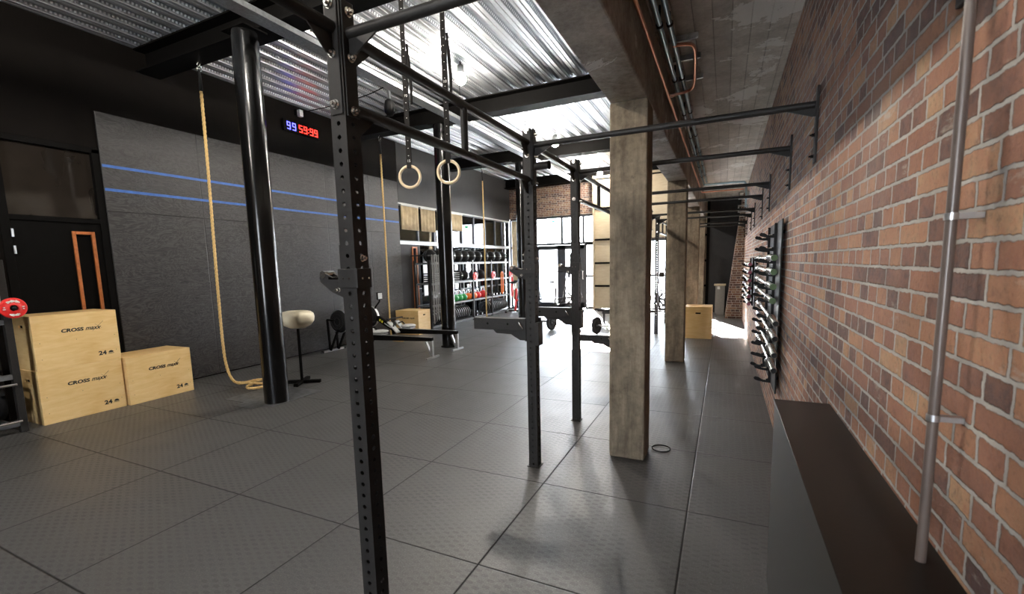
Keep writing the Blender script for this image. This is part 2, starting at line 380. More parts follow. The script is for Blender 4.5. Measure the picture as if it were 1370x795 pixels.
def text(s, size, mat, parent, loc, rot=(PI / 2, 0, 0), shear=0.0, ext=0.0008, align='LEFT', sx_=1.0, name='lettering', bold=0.0):
    cu = bpy.data.curves.new(name, 'FONT'); cu.body = s; cu.size = size; cu.extrude = ext; cu.shear = shear; cu.align_x = align; cu.offset = bold
    cu.resolution_u = 3
    tmp = bpy.data.objects.new(name + '_curve', cu); COL.objects.link(tmp)
    bpy.context.view_layer.update()
    me = bpy.data.meshes.new_from_object(tmp.evaluated_get(bpy.context.evaluated_depsgraph_get()))
    bpy.data.objects.remove(tmp); bpy.data.curves.remove(cu)
    for v in me.vertices: v.co.x *= sx_
    me.materials.clear(); me.materials.append(M[mat])
    o = bpy.data.objects.new(name, me); COL.objects.link(o); o.parent = parent; o.location = loc; o.rotation_euler = rot
    return o

def smooth_loop(P_, it=2):
    P_ = [Vector(p) for p in P_]
    for _ in range(it):
        Q = [P_[0]]
        for a, b_ in zip(P_[:-1], P_[1:]): Q += [a * .75 + b_ * .25, a * .25 + b_ * .75]
        Q.append(P_[-1]); P_ = Q
    return P_
# ------------------------------------------------------------------ the room
XL, XR, YF, YB = -6.1, 1.64, 13.6, -7.0
ZD, ZS = 4.63, 3.44
struct(MB().box((XL - 0.3, YB, -0.1), (XR + 0.3, YF + 0.15, 0)).build('floor', 'floor'))
# corrugated deck ceiling: a real folded profile
b = MB(); prof = []
x = XL
while x < 0.36:
    prof += [(x, ZD), (x + .045, ZD), (x + .055, ZD + .009), (x + .065, ZD), (x + .11, ZD), (x + .14, ZD + .068), (x + .17, ZD + .068), (x + .18, ZD + .060), (x + .19, ZD + .068), (x + .22, ZD + .068)]
    x += 0.25
prof.append((x, ZD)); n = len(prof)
b.add([(q[0], YB, q[1]) for q in prof] + [(q[0], YF, q[1]) for q in prof], [(i, i + 1, n + i + 1, n + i) for i in range(n - 1)])
struct(b.build('ceiling', 'deck'))
struct(MB().box((XL - .3, YB - .1, ZD + .08), (0.36, YF + .1, ZD + .25)).build('ceiling', 'black'))
struct(MB().box((0.62, YB, ZS), (XR + 0.3, YF, ZS + 0.2)).build('ceiling', 'slab'))
# right brick wall and end walls
struct(MB().box((XR, YB, 0), (XR + 0.3, YF, ZS + .2)).build('wall_right', 'brick_y'))
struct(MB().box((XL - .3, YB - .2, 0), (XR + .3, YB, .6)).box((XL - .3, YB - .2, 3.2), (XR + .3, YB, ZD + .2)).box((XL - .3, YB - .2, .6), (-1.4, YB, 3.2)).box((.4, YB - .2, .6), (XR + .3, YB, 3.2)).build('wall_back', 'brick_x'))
# left wall: black paint, then glazing under a dark band
b = MB(); b.box((XL - .25, YB, 0), (XL, 0.25, ZD)).box((XL - .25, 0.25, 3.2), (XL, 1.24, ZD)).box((XL - .25, 1.24, 0), (XL, 7.15, ZD)).box((XL - .25, 7.15, 3.24), (XL, YF, ZD))
struct(b.build('wall_left', 'black_wall'))
struct(MB().box((XL - .27, 7.17, 3.20), (XL + .012, YF, ZD - .002)).build('trim_1', 'lightened_black'))  # black wall above the glazing, the daylight on it painted in as grey
struct(MB().box((XL, 1.24, 0.02), (XL + .02, 7.15, 3.68)).build('trim_2', 'ply_black'))
struct(MB().box((XL - .27, 7.13, 3.165), (XL + .03, YF, 3.20)).build('trim_3', 'plastic_grey'))
# far wall
b = MB(); b.box((XL, YF, 3.26), (-2.83, YF + .15, ZD)).box((-2.83, YF, 0), (-1.35, YF + .15, ZD)).box((-1.35, YF, 2.32), (.36, YF + .15, ZD)).box((.36, YF, 0), (0.75, YF + .15, ZD)).box((0.75, YF, 0), (XR, YF + .15, ZS))
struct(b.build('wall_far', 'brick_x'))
struct(MB().box((0.74, 13.3, 0), (XR - .002, 13.34, ZS - .002)).build('wall_far', 'lightened_black'))
b = MB().box((0.34, YB, ZS), (0.50, YF, ZD))
struct(b.build('wall_middle', 'black_wall'))

# the wide pale panel wall with black battens
b = MB(); b.box((-2.83, 13.3, 0.02), (-1.35, 13.34, 4.45)).box((.34, 13.3, 0.02), (0.72, 13.34, 4.45)).box((-1.35, 13.3, 2.37), (.34, 13.34, 4.45))
pw = struct(b.build('trim_4', 'panel_wood'))
b = MB()
for z in (0.02, 0.824, 1.591, 2.369, 3.39): b.box((-2.80, 13.25, z - .03), (-1.35, 13.3, z + .03)).box((.34, 13.25, z - .03), (0.72, 13.3, z + .03))
b.box((0.66, 13.24, 0), (0.74, 13.36, 3.42))
struct(b.build('trim_5', 'black'))
struct(MB().box((-2.86, 13.22, 0), (-2.80, 13.36, 4.45)).build('trim_6', 'panel_wood'))

# glazing helper
def glazing(name, axis, fixed, us, zs, depth=0.07, fw=0.05, parent=None, us_full=None):
    root = bpy.data.objects.new(name, None); COL.objects.link(root); root.location = (0, 0, 0); struct(root)
    b = MB()
    def bx(u0, u1, z0, z1, d0, d1, bb):
        if axis == 'y': bb.box((fixed + d0, u0, z0), (fixed + d1, u1, z1))
        else: bb.box((u0, fixed + d0, z0), (u1, fixed + d1, z1))
    for u in us: bx(u - fw / 2, u + fw / 2, zs[0], zs[-1], -depth / 2, depth / 2, b)
    for z in zs: bx(us[0], us[-1], z - fw / 2, z + fw / 2, -depth / 2 + .002, depth / 2 - .002, b)
    b.build('window_frame', 'frame', root)
    g_ = MB()
    for i in range(len(us) - 1):
        for j in range(len(zs) - 1):
            g2_ = MB(); bx(us[i] + fw / 2, us[i + 1] - fw / 2, zs[j] + fw / 2, zs[j + 1] - fw / 2, -.004, .004, g2_)
            g2_.build('glass_pane', 'glass', root)
    return root
LY = [7.98, 8.72, 9.46, 10.2, 10.95, 11.7, 12.45, 13.0, 13.57]
glazing('window_1', 'y', XL - .06, [7.16] + LY, [2.27, 3.165])
glazing('window_2', 'y', XL - .06, LY, [0.05, 0.9, 2.21])
struct(MB().box((XL - .12, 7.15, 2.19), (XL + .015, YF, 2.27)).build('trim_7', 'galv'))
glazing('added_back_window', 'x', YB - .08, [-1.4, -.5, .4], [.6, 2.2, 3.2], fw=.08)  # unseen window added behind the camera to let in extra daylight
# far glazing and door (door 3)
glazing('window_3', 'x', YF + .03, [XL + .03, -5.60, -5.15], [0.03, 2.22, 3.24], fw=.07)
glazing('window_4', 'x', YF + .03, [-5.15, -4.20 + .13, -3.29, -2.86], [2.30, 3.24], fw=.08)
glazing('window_5', 'x', YF + .03, [-3.22, -2.86], [0.04, 1.15, 2.26], fw=.08)
glazing('window_7', 'x', YF + .03, [-1.33, -.5, .34], [0.03, 1.15, 2.30], fw=.07)
d3 = struct(bpy.data.objects.new('door_1', None)); COL.objects.link(d3)
for x0, x1 in ((-5.10, -4.10), (-4.10, -3.26)):
    b = MB(); y0, y1 = YF - .01, YF + .06
    b.box((x0, y0, .02), (x0 + .15, y1, 2.25)).box((x1 - .15, y0, .02), (x1, y1, 2.25)).box((x0, y0, .02), (x1, y1, .22)).box((x0, y0, 2.1), (x1, y1, 2.25))
    lf = b.build('door_leaf', 'frame', d3, bevel=.004)
    MB().box((x0 + .15, YF + .02, .22), (x1 - .15, YF + .03, 2.1)).build('glass_pane', 'glass', lf)
MB().tube([(-3.30, YF - .01, 1.05), (-3.30, YF - .06, 1.05), (-3.30, YF - .06, 1.32), (-3.30, YF - .01, 1.32)], .012).build('door_handle', 'alu', d3)
MB().box((-4.50, YF + .015, 1.08), (-4.27, YF + .019, 1.12)).build('yellow_sticker', 'yellow', d3)

# left black door with vision panel and transom
d1 = struct(bpy.data.objects.new('door_2', None)); COL.objects.link(d1)
b = MB(); b.box((XL - .1, 0.25, 0), (XL + .01, 0.33, 3.2)).box((XL - .1, 1.16, 0), (XL + .01, 1.24, 3.2)).box((XL - .1, .25, 2.27), (XL + .008, 1.24, 2.33)).box((XL - .1, .25, 3.15), (XL + .01, 1.24, 3.22))
b.build('door_frame', 'black', d1, bevel=.004)
b = MB(); y0, y1, z0, z1 = .33, 1.16, 0, 2.27; vy0, vy1, vz0, vz1 = .90, 1.055, .55, 2.13
b.box((XL - .06, y0, z0), (XL - .015, vy0, z1)).box((XL - .06, vy1, z0), (XL - .015, y1, z1)).box((XL - .06, vy0, z0), (XL - .015, vy1, vz0)).box((XL - .06, vy0, vz1), (XL - .015, vy1, z1))
lf = b.build('door_leaf', 'black', d1)
b = MB(); q = .035
b.box((XL - .03, vy0 - q, vz0 - q), (XL + .005, vy0, vz1 + q)).box((XL - .03, vy1, vz0 - q), (XL + .005, vy1 + q, vz1 + q)).box((XL - .03, vy0, vz1), (XL + .005, vy1, vz1 + q)).box((XL - .03, vy0, vz0 - q), (XL + .005, vy1, vz0))
b.build('vision_panel_frame', 'orangewood', lf, bevel=.003)
MB().box((XL - .045, vy0, vz0), (XL - .035, vy1, vz1)).build('glass_pane', 'black', lf)
MB().box((XL - .06, .33, 2.33), (XL - .05, 1.16, 3.15)).build('transom_glass', 'tinted', d1)
for z in (1.93, 2.12): MB().cyl((XL + .02, .335, z - .045), (XL + .02, .335, z + .045), .011).build('hinge', 'alu', d1)
MB().cyl((XL - .01, 1.12, 1.05), (XL + .05, 1.12, 1.05), .01).cyl((XL + .05, 1.13, 1.05), (XL + .05, 1.0, 1.05), .009).box((XL - .015, 1.10, .97), (XL - .008, 1.14, 1.10)).build('door_handle', 'alu', d1)
MB().box((XL - .16, .2, 0), (XL - .12, 1.3, 3.25)).build('back_panel', 'black', d1)
# second black door beyond the plywood
d2 = struct(bpy.data.objects.new('door_3', None)); COL.objects.link(d2)
b = MB(); vy0, vy1, vz0, vz1 = 7.66, 7.80, .55, 2.10; y0, y1 = 7.16, 7.955
b.box((XL - .06, y0, 0), (XL + .0, vy0, 2.19)).box((XL - .06, vy1, 0), (XL, y1, 2.19)).box((XL - .06, vy0, 0), (XL, vy1, vz0)).box((XL - .06, vy0, vz1), (XL, vy1, 2.19))
lf = b.build('door_leaf', 'lightened_black', d2)
b = MB(); X0, X1 = XL - .01, XL + .02
b.box((X0, vy0 - q, vz0 - q), (X1, vy0, vz1 + q)).box((X0, vy1, vz0 - q), (X1, vy1 + q, vz1 + q)).box((X0, vy0, vz1), (X1, vy1, vz1 + q)).box((X0, vy0, vz0 - q), (X1, vy1, vz0))
b.build('vision_panel_frame', 'orangewood', lf)
MB().box((XL - .05, vy0, vz0), (XL - .04, vy1, vz1)).build('glass_pane', 'glass', lf)
MB().cyl((XL, 7.90, 1.05), (XL + .05, 7.90, 1.05), .01).cyl((XL + .05, 7.91, 1.05), (XL + .05, 7.80, 1.05), .009).build('door_handle', 'alu', d2)

# outside: pale paving, and a made-up building added to block the sun
tag(MB().box((-60, YF + .15, -.12), (40, 70, -.06)).box((-60, -20, -.12), (XL - .3, YF + .15, -.06)).build('pavement', 'pavement'), 'pale sunlit paving outside the windows', 'pavement', None, 'structure')
nb = thing('sun_blocking_building', 'white rendered building added outside the left windows to block the sun', 'building', (-9.2, 13, -.06))
MB().box((-4, -14, 0), (0, 13, 9.0)).build('facade', 'facade', nb)
for i in range(5):
    MB().box((-.02, -9.5 + i * 4.4, 2.2), (.02, -7.3 + i * 4.4, 3.6)).build('facade_window', 'frame', nb)

# ------------------------------------------------------------------ concrete beam and columns
tag(MB().box((0.34, YB, 2.835), (0.62, YF, ZS + .1)).build('concrete_beam', 'beam', bevel=.012), 'deep raw concrete beam running over the concrete columns', 'beam')
cl = ['square raw concrete column nearest the camera', 'square raw concrete column beside the single plywood box, second from camera', 'raw concrete column farthest down the row, close to the far end wall', 'raw concrete column third from the camera, partly hidden by the second']
for i, (y, li) in enumerate(((1.66, 0), (5.60, 1), (9.50, 3), (13.0, 2))):
    tag(MB().box((0, 0, 0), (.284, .29, 2.835)).build('concrete_column', 'column', None, (.339, y, 0), bevel=.014), cl[li], 'column')

# steel beams (wide flange) under the deck
BN = ['first', 'second', 'third', 'fourth']
bl = ['black steel beam crossing the ceiling above the rings, nearest the camera', 'black steel beam crossing the ceiling above the rowing machines', 'black steel beam crossing the ceiling above the wall ball rack', 'black steel beam against the far brick wall above the glass doors']
for i, y in enumerate((1.92, 5.72, 9.52, 13.32)):
    b = MB(); hw = .15
    b.box((XL, -hw, 0), (.34, hw, .022)).box((XL, -hw, .278), (.34, hw, .298)).box((XL, -.007, .02), (.34, .007, .28))
    tag(b.build('steel_beam', 'black', None, (0, y, 4.33)), bl[i], 'beam')
    if i in (1, 2): tag(MB().box((XL, y + .36, ZD - .012), (.34, y + .62, ZD - .004)).build('deck_flashing', 'galv'), ['flat bright galvanised strip on the deck beyond the beam over the rowers', 'flat bright galvanised strip on the deck beyond the beam over the racks'][i - 1], 'metal strip')
# black round columns
for i, (y, lb) in enumerate(((1.75, 'thick glossy black round steel column beside the coiled rope'), (5.72, 'thick glossy black round steel column behind the rower rails'), (9.52, 'glossy black round steel column deepest in the gym'))):
    c_ = thing('round_steel_column', lb, 'column', (-3.84, y, 0))
    MB().cyl((0, 0, .004), (0, 0, 4.31), .142, n=40).build('shaft', 'black_gloss', c_)
    MB().box((-.19, -.15, 4.31), (.19, .15, 4.33)).build('cap_plate', 'black', c_)
    if i == 0: MB().box((-.72, -.20, 0.001), (.17, .56, .004)).box((-.35, -.34, .0012), (.0, .3, .0045)).build('floor_plate', 'foil', c_)
    else: MB().cyl((0, 0, 0), (0, 0, .012), .17, n=32).build('base_ring', 'black', c_)

# galvanised cable tray
b = MB(); b.box((-.09, YB, 0), (.09, 12.8, .004)).box((-.09, YB, 0), (-.086, 12.8, .06)).box((.086, YB, 0), (.09, 12.8, .06))
tag(b.build('cable_tray', 'galv', None, (-3.29, 0, 4.22)), 'long galvanised cable tray hung under the beams past the round columns', 'cable tray')
# right-hand pipes
b = MB()
tag(b.cyl((.66, YB, 3.13), (.66, 9.4, 3.13), .013, n=12).build('copper_pipe', 'copper'), 'long thin copper pipe along the side of the concrete beam', 'pipe')
r_ = thing('copper_pipe', 'squared copper pipe loop hanging under the slab beside the blue pipes', 'pipe', (0, 0, 0))
MB().tube(smooth_loop([(.664, 2.64, 3.135), (.67, 2.72, 3.15), (.704, 2.90, 3.22), (.748, 3.20, 3.32), (.80, 3.27, 3.355), (.846, 3.186, 3.37), (.878, 2.726, 3.37), (.899, 2.341, 3.37), (.882, 2.229, 3.37), (.824, 2.173, 3.36), (.742, 2.136, 3.35)]), .014).build('tube', 'copper', r_)
for y in (2.2, 2.6, 3.1): MB().box((.70, y - .012, 3.395), (.93, y + .012, 3.44)).build('rail_bracket', 'galv', r_)
for k, (x, z, lb) in enumerate(((.70, 3.31, 'long blue-grey steel pipe nearer the concrete beam, clipped under the slab'), (.755, 3.36, 'long blue-grey steel pipe farther from the beam, clipped under the slab'))):
    r_ = thing('steel_pipe', lb, 'pipe', (x, 0, z))
    MB().cyl((0, YB, 0), (0, 9.5, 0), .019, n=12).build('tube', 'bluepipe', r_)
    for j in range(9):
        y = -.6 + j * 1.12 + .12 * k
        MB().cyl((0, y, 0), (0, y + .03, 0), .024, n=12).box((-.006, y, .02), (.006, y + .03, 3.437 - z)).build('pipe_clip', 'black', r_)
r_ = thing('steel_pipe', 'blue-grey pipe crossing the slab and dropping at the brick wall', 'pipe', (0, 9.55, 0))
MB().tube([(.70, 0, 3.31), (1.4, 0, 3.31), (1.52, 0, 3.30), (1.56, 0, 3.24), (1.56, 0, 2.75)], .022).build('tube', 'bluepipe', r_)
tag(MB().cyl((.66, 0, 0), (1.5, 0, 0), .014).build('copper_pipe', 'copper', None, (0, 9.42, 3.13)), 'short copper pipe crossing under the slab to the brick wall', 'pipe')
for k, (y, z, lb) in enumerate(((10.0, 2.98, 'upper small white pipe bracket box on the far brick wall'), (10.2, 2.70, 'lower small white pipe bracket box on the far brick wall'))):
    b = MB(); b.box((1.42, y, z), (1.62, y + .03, z + .03)).box((1.42, y, z + .14), (1.62, y + .03, z + .17)).box((1.42, y, z), (1.45, y + .03, z + .17)).box((1.60, y, z), (1.64, y + .05, z + .17))
    tag(b.build('pipe_bracket', 'plastic_grey'), lb, 'bracket')

# grey downpipe on the brick wall
r_ = thing('wall_pipe', 'grey vertical pipe clipped to the brick wall above the black ledge', 'pipe', (1.592, -.75, .94))
MB().cyl((0, 0, 0), (0, 0, 2.495), .0098, n=24).build('tube', 'greypipe', r_)
for z in (.334, .761): MB().cyl((0, 0, z - .007), (0, 0, z + .007), .0125, n=20).box((0, -.009, z - .006), (.048, .009, z + .006)).build('pipe_clamp', 'alu', r_)

# black ledge against the brick wall
r_ = thing('wall_ledge', 'long low black box ledge along the foot of the brick wall', 'ledge', (1.414, -6.0, 0))
MB().box((0, 0, 0), (.225, 6.5, .915)).build('carcass', 'laminate', r_, bevel=.002)
MB().box((-.003, 0, .915), (.225, 6.503, .94)).build('top_board', 'laminate', r_, bevel=.002)

# leaning brick buttress
b = MB(); b.prism([(0, 0), (.415, 0), (.415, 3.35), (.36, 3.35)], (1.222, 13.28, 0), (1, 0, 0), (0, 0, 1), 1.55)
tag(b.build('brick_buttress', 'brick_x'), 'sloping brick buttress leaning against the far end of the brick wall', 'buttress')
r_ = thing('litter_bin', 'dark grey bin with pale wooden lid beside the brick buttress', 'bin', (.955, 12.45, 0))
MB().box((-.0, 0, 0), (.25, .4, .86)).build('body', 'grey_mid', r_, bevel=.01); MB().box((-.04, -.03, .86), (.27, .43, .90)).build('lid', 'panel_wood', r_, bevel=.004)
MB().box((.05, -.008, .76), (.12, 0, .84)).build('label_plate', 'plastic_grey', r_)

# blue tape lines
tag(MB().box((XL + .02, 1.25, 3.00), (XL + .0215, 7.14, 3.035)).build('tape_line', 'blue'), 'upper blue tape line across the dark plywood wall', 'tape')
tag(MB().box((XL + .02, 1.25, 2.70), (XL + .0215, 7.14, 2.735)).build('tape_line', 'blue'), 'lower blue tape line across the dark plywood wall', 'tape')

# roller blinds
bl = ['beige roller blind nearest the plywood wall, half lowered', 'beige roller blind second from the plywood wall, half lowered', 'beige roller blind just right of the far round column', 'beige roller blind fourth from the plywood wall, fabric bunched']
for i, (y0, y1, zb) in enumerate(((7.22, 7.92, 2.55), (8.02, 8.68, 2.55), (8.77, 9.42, 2.62), (9.51, 10.15, 2.66))):
    r_ = thing('roller_blind', bl[i], 'blind', (XL, y0, 3.165), 0, 'beige blinds in the high windows')
    b = MB(); nn = 14
    vv = [(.03 + .010 * math.sin(k * 1.9 + i), (y1 - y0) * k / nn, z) for z in (-.03, -(3.165 - zb)) for k in range(nn + 1)]
    b.add(vv, [(k, k + 1, nn + 2 + k, nn + 1 + k) for k in range(nn)], True)
    c_ = b.build('cloth', 'blind', r_); sm_ = c_.modifiers.new('thick', 'SOLIDIFY'); sm_.thickness = .004
    MB().cyl((.03, 0, -.02), (.03, y1 - y0, -.02), .02).build('roller', 'plastic_grey', r_)
bl = ['beige blind in the corner window, left strip of the far wall']
r_ = thing('roller_blind', 'beige blind covering the corner window of the far wall', 'blind', (-6.0, YF - .04, 3.2))
MB().box((0, 0, -2.9), (.80, .004, 0)).build('cloth', 'blind', r_); MB().cyl((0, 0, 0), (.80, 0, 0), .02).build('roller', 'plastic_grey', r_)

# exit sign
tag(MB().box((-4.42, YF - .06, 3.06), (-4.32, YF - .004, 3.13)).build('exit_sign', 'led_green'), 'small glowing green exit sign above the glass doors', 'sign')

# ------------------------------------------------------------------ lamps
ll = ['bright round ceiling lamp above the rings, under the deck', 'bright round ceiling lamp farthest back, beside the concrete column', 'ceiling lamp over the middle of the gym beyond the second beam', 'ceiling lamp above the near floor', 'ceiling lamp behind the camera']
for y, li in ((4.2, 0), (12.6, 1), (8.4, 2), (-.05, 3), (-4.3, 4)):
    r_ = thing('ceiling_lamp', ll[li], 'lamp', (-2.46, y, 4.40))
    MB().lathe([(.0, .17), (.05, .17), (.055, .10), (.075, .07), (.08, .05), (.0, .05)], n=24).build('housing', 'alu', r_)
    MB().cyl((0, 0, .16), (0, 0, .23), .008).build('stem', 'black', r_)
    MB().sphere((0, 0, -.02), .08, 12, 8).build('bulb', 'lamp', r_)

# ------------------------------------------------------------------ the rig
def upright_mesh(h=2.62, wd=.075, pitch=.05, rad=.0092, th=.004):
    b = MB(); hw = wd / 2; nc = int(h / pitch)
    cell = []
    for (ax, az) in ((-1, -1), (-.5, -1), (0, -1), (.5, -1), (1, -1), (1, -.5), (1, 0), (1, .5), (1, 1), (.5, 1), (0, 1), (-.5, 1), (-1, 1), (-1, .5), (-1, 0), (-1, -.5)):
        ox, oz = ax * hw, az * pitch / 2; a = math.atan2(oz, ox); cell.append((ox, oz, rad * math.cos(a), rad * math.sin(a)))
    for f in range(4):
        rot = Matrix.Rotation(f * PI / 2, 4, 'Z')
        for i in range(nc):
            zc = (i + .5) * pitch
            vv = [rot @ Vector((q[0], -hw, zc + q[1])) for q in cell] + [rot @ Vector((q[2], -hw, zc + q[3])) for q in cell] + [rot @ Vector((q[2], -hw + th, zc + q[3])) for q in cell]
            fs = [(k, (k + 1) % 16, 16 + (k + 1) % 16, 16 + k) for k in range(16)] + [(16 + k, 16 + (k + 1) % 16, 32 + (k + 1) % 16, 32 + k) for k in range(16)]
            b.add(vv, fs)
    b.box((-hw, -hw, nc * pitch), (hw, hw, nc * pitch + .006))
    return b
XU = -.1725
def hexbolt(b, p, d, r=.014):
    p, d = Vector(p), Vector(d).normalized()
    b.cyl(p, p + d * .003, r * 1.25, n=16); b.cyl(p + d * .003, p + d * .014, r, n=6); b.cyl(p + d * .014, p + d * .024, r * .5, n=8)
UY = [-3.62, -1.80, -.5925, 1.2675, 2.4275, 4.32, 5.50, 7.35, 8.50, 10.38, 11.50]
ulab = {-.5925: 'black perforated rack upright nearest the camera', 1.2675: 'black perforated rack upright left of the near concrete column, with side arm', 2.4275: 'black perforated rack upright touching the left side of the near concrete column view, behind the armed one',
        4.32: 'perforated rack upright hidden behind the near concrete column, front one', 5.50: 'perforated rack upright hidden behind the near concrete column, back one', 7.35: 'perforated rack upright right behind the near concrete column edge', 8.50: 'perforated rack upright in the gap between the first two concrete columns',
        10.38: 'perforated rack upright next to last toward the glass doors', 11.50: 'perforated rack upright farthest down the rig', -1.80: 'perforated rack upright beside the camera', -3.62: 'perforated rack upright behind the camera'}
ULOC = []
rig = thing('pull_up_rig', 'long black steel pull-up rig with perforated uprights bolted to the brick wall', 'rig', (0, 0, 0))
um = None
for y in UY[1:]:
    if um is None: um = upright_mesh().build('upright', 'steel', rig, (XU, y, 0))
    else:
        o = um.copy(); COL.objects.link(o); o.location = (XU, y, 0); o.parent = rig
    b = MB()
    b.box((XU - .05, y - .05, 0), (XU + .05, y + .05, .006)); b.build('foot_plate', 'steel', rig)
ZU, ZLW = 2.515, 2.25
def gus(b, x, y, z, dy, lng=.16, h_=.10):   # triangular gusset under a bar end, plate in the Y-Z plane
    b.prism([(0, .02), (dy * lng, .02), (dy * lng, 0.012), (dy * .035, -h_), (0, -h_)] if dy > 0 else [(0, -h_), (dy * .035, -h_), (dy * lng, .012), (dy * lng, .02), (0, .02)], (x - .003, y, z), (0, 1, 0), (0, 0, 1), .006)
def ybar(y0, y1, z, name):
    b = MB(); a, c_ = y0 + .0375, y1 - .0375
    b.cyl((XU, a, z), (XU, c_, z), .0235, n=20); gus(b, XU, a, z, 1); gus(b, XU, c_, z, -1)
    b.build(name, 'steel', rig)
doubles = [(-.5925, 1.2675), (2.4275, 4.32), (5.50, 7.35), (8.50, 10.38)]
singles = [(-1.80, -.5925), (1.2675, 2.4275), (4.32, 5.50), (7.35, 8.50), (10.38, 11.50)]
for y0, y1 in doubles:
    ybar(y0, y1, ZU, 'upper_bar'); ybar(y0, y1, ZLW, 'lower_bar')
    ym = (y0 + y1) / 2 - .02
    MB().cyl((XU, ym, ZLW + .015), (XU, ym, ZU - .015), .020, n=16).build('brace', 'steel', rig)
for y0, y1 in singles: ybar(y0, y1, ZU, 'upper_bar')
for y in UY[1:]:
    # wall bars with flared ends and wall plate
    b = MB(); zb = 2.50; b.cyl((XU + .0375, y, zb), (XR - .02, y, zb), .0205, n=18)
    b.prism([(0, .02), (-.17, .018), (-.17, -.012), (-.02, -.065), (0, -.065)], (XR - .012, y + .004, zb), (1, 0, 0), (0, 0, 1), .008)
    b.prism([(0, -.085), (.02, -.085), (.15, -.012), (.15, .015), (0, .02)], (XU + .04, y + .004, zb), (1, 0, 0), (0, 0, 1), .008)
    b.build('wall_bar', 'steel', rig)
    wp = MB().box((XR - .014, y - .026, 2.17), (XR - .001, y + .026, 2.60)).build('wall_plate', 'steel', rig, bevel=.003)
    for z in (2.21, 2.33):
        b = MB(); hexbolt(b, (XR - .014, y, z), (-1, 0, 0), .009); b.build('bolt', 'black', wp)
    # bolted end plates on the upright
    dbl_n = any(abs(y - q[1]) < .01 for q in doubles); dbl_f = any(abs(y - q[0]) < .01 for q in doubles)
    for a_, c_, bl_ in (((XU - .031, y - .0445, 2.205), (XU + .031, y - .0375, 2.615), [((XU, y - .0445, z), (0, -1, 0)) for z in (2.595, 2.425, 2.242)]),
                        ((XU - .031, y + .0375, 2.205), (XU + .031, y + .0445, 2.615), []),
                        ((XU + .0375, y - .031, 2.20), (XU + .0445, y + .031, 2.615), [((XU + .0445, y, z), (1, 0, 0)) for z in (2.575, 2.415, 2.222)])):
        ep = MB().box(a_, c_).build('end_plate', 'steel', rig, bevel=.006)
        for p_, d_ in bl_:
            b = MB(); hexbolt(b, p_, d_); b.build('bolt', 'zinc', ep)

def jcup(y, flip, label):
    r_ = thing('j_cup', label, 'rack hook', (XU, y, 1.59))
    b = MB(); hw = .0385
    b.box((-hw - .004, -hw - .008, -.042), (hw + .004, -hw, .035)).box((hw, -hw - .008, -.042), (hw + .012, hw, .035)).box((-hw - .012, -hw - .008, -.042), (-hw, hw, .035))
    b.build('sleeve', 'steel', r_, bevel=.003)
    b = MB()
    b.prism([(0, -.075), (0, .01), (-.06, .01), (-.105, .03), (-.125, .035), (-.135, .01), (-.13, -.01), (-.07, -.05)], (-hw - .008, -.012, -.01), (1, 0, 0), (0, 0, 1), .008)
    b.prism([(0, -.075), (0, .01), (-.06, .01), (-.105, .03), (-.125, .035), (-.135, .01), (-.13, -.01), (-.07, -.05)], (-hw - .008, .030, -.01), (1, 0, 0), (0, 0, 1), .008)
    b.box((-hw - .012, -.03, .035), (-hw, .03, .13)); b.build('hook', 'steel', r_, bevel=.002)
    b = MB(); b.cyl((-.16, -.022, .012), (-.16, .034, .012), .016); b.box((-.13, -.02, -.008), (-.05, .03, .002))
    hexbolt(b, (-.075, -.02, -.05), (0, -1, 0), .008); hexbolt(b, (-hw - .012, 0, .06), (-1, 0, 0), .01); hexbolt(b, (-hw - .012, 0, .105), (-1, 0, 0), .01); hexbolt(b, (hw, 0, .075), (1, 0, 0), .011)
    b.build('roller', 'zinc', r_)
    b = MB()
    for x in (-.02, .01): b.cyl((x, -hw - .008, -.004), (x, -hw - .0095, -.004), .0035, n=10)
    for k in (-.018, .018): b.cyl((hw + .012, k, -.004), (hw + .0135, k, -.004), .0035, n=10)
    b.build('rivet', 'zinc', r_)
    return r_
jcup(-.5925, 1, 'steel bar hook on the upright nearest the camera, pointing left')
jcup(1.2675, 1, 'steel bar hook on the upright with the longer left side arm')
jcup(2.4275, 1, 'steel bar hook on the third upright, above its side arm')
def sarm(y, z, label, lng=.47):
    r_ = thing('safety_arm', label, 'rack arm', (XU, y, z)); hw = .0375
    b = MB(); b.box((-hw - lng, -.035, -.05), (-hw - .008, .035, .045)); b.build('beam', 'steel', r_, bevel=.004)
    b = MB(); b.prism([(0, -.05), (0, -.13), (-.06, -.13), (-.14, -.085), (-.27, -.08), (-.30, -.05)], (-hw - .008, .012, 0), (1, 0, 0), (0, 0, 1), .024)
    b.box((-hw - .012, -.045, -.13), (-hw, .045, .05)).box((hw, -.045, -.16), (hw + .03, .045, .02)).box((-hw - .008, .0375, -.13), (hw + .02, .046, .05)); b.build('bracket', 'steel', r_, bevel=.003)
    b = MB(); 
    for x in (-.20, -.38): b.cyl((x, -.0355, 0), (x, -.0345, 0), .009)
    b.build('bolt_hole', 'black', r_)
    b = MB(); b.tube([(-hw - .03, -.04, -.03), (-hw - .045, -.055, -.0), (-hw - .06, -.05, .02)], .006); b.build('pull_pin', 'zinc', r_)
sarm(1.2675, 1.155, 'grey steel side arm sticking out left from the second upright')
sarm(2.4275, 1.13, 'grey steel side arm sticking out left from the third upright')
sarm(4.32, .55, 'low steel side arm with bolts touching the concrete column view')
r_ = thing('bar_sleeve', 'short dark cylinder fixed to the right of the second upright near its top', 'rack fitting', (XU + .0375, 1.2675, 2.345))
MB().cyl((.008, 0, 0), (.115, 0, 0), .028, n=20).build('tube', 'steel', r_); MB().cyl((.115, 0, 0), (.122, 0, 0), .031, n=20).build('end_cap', 'black', r_)

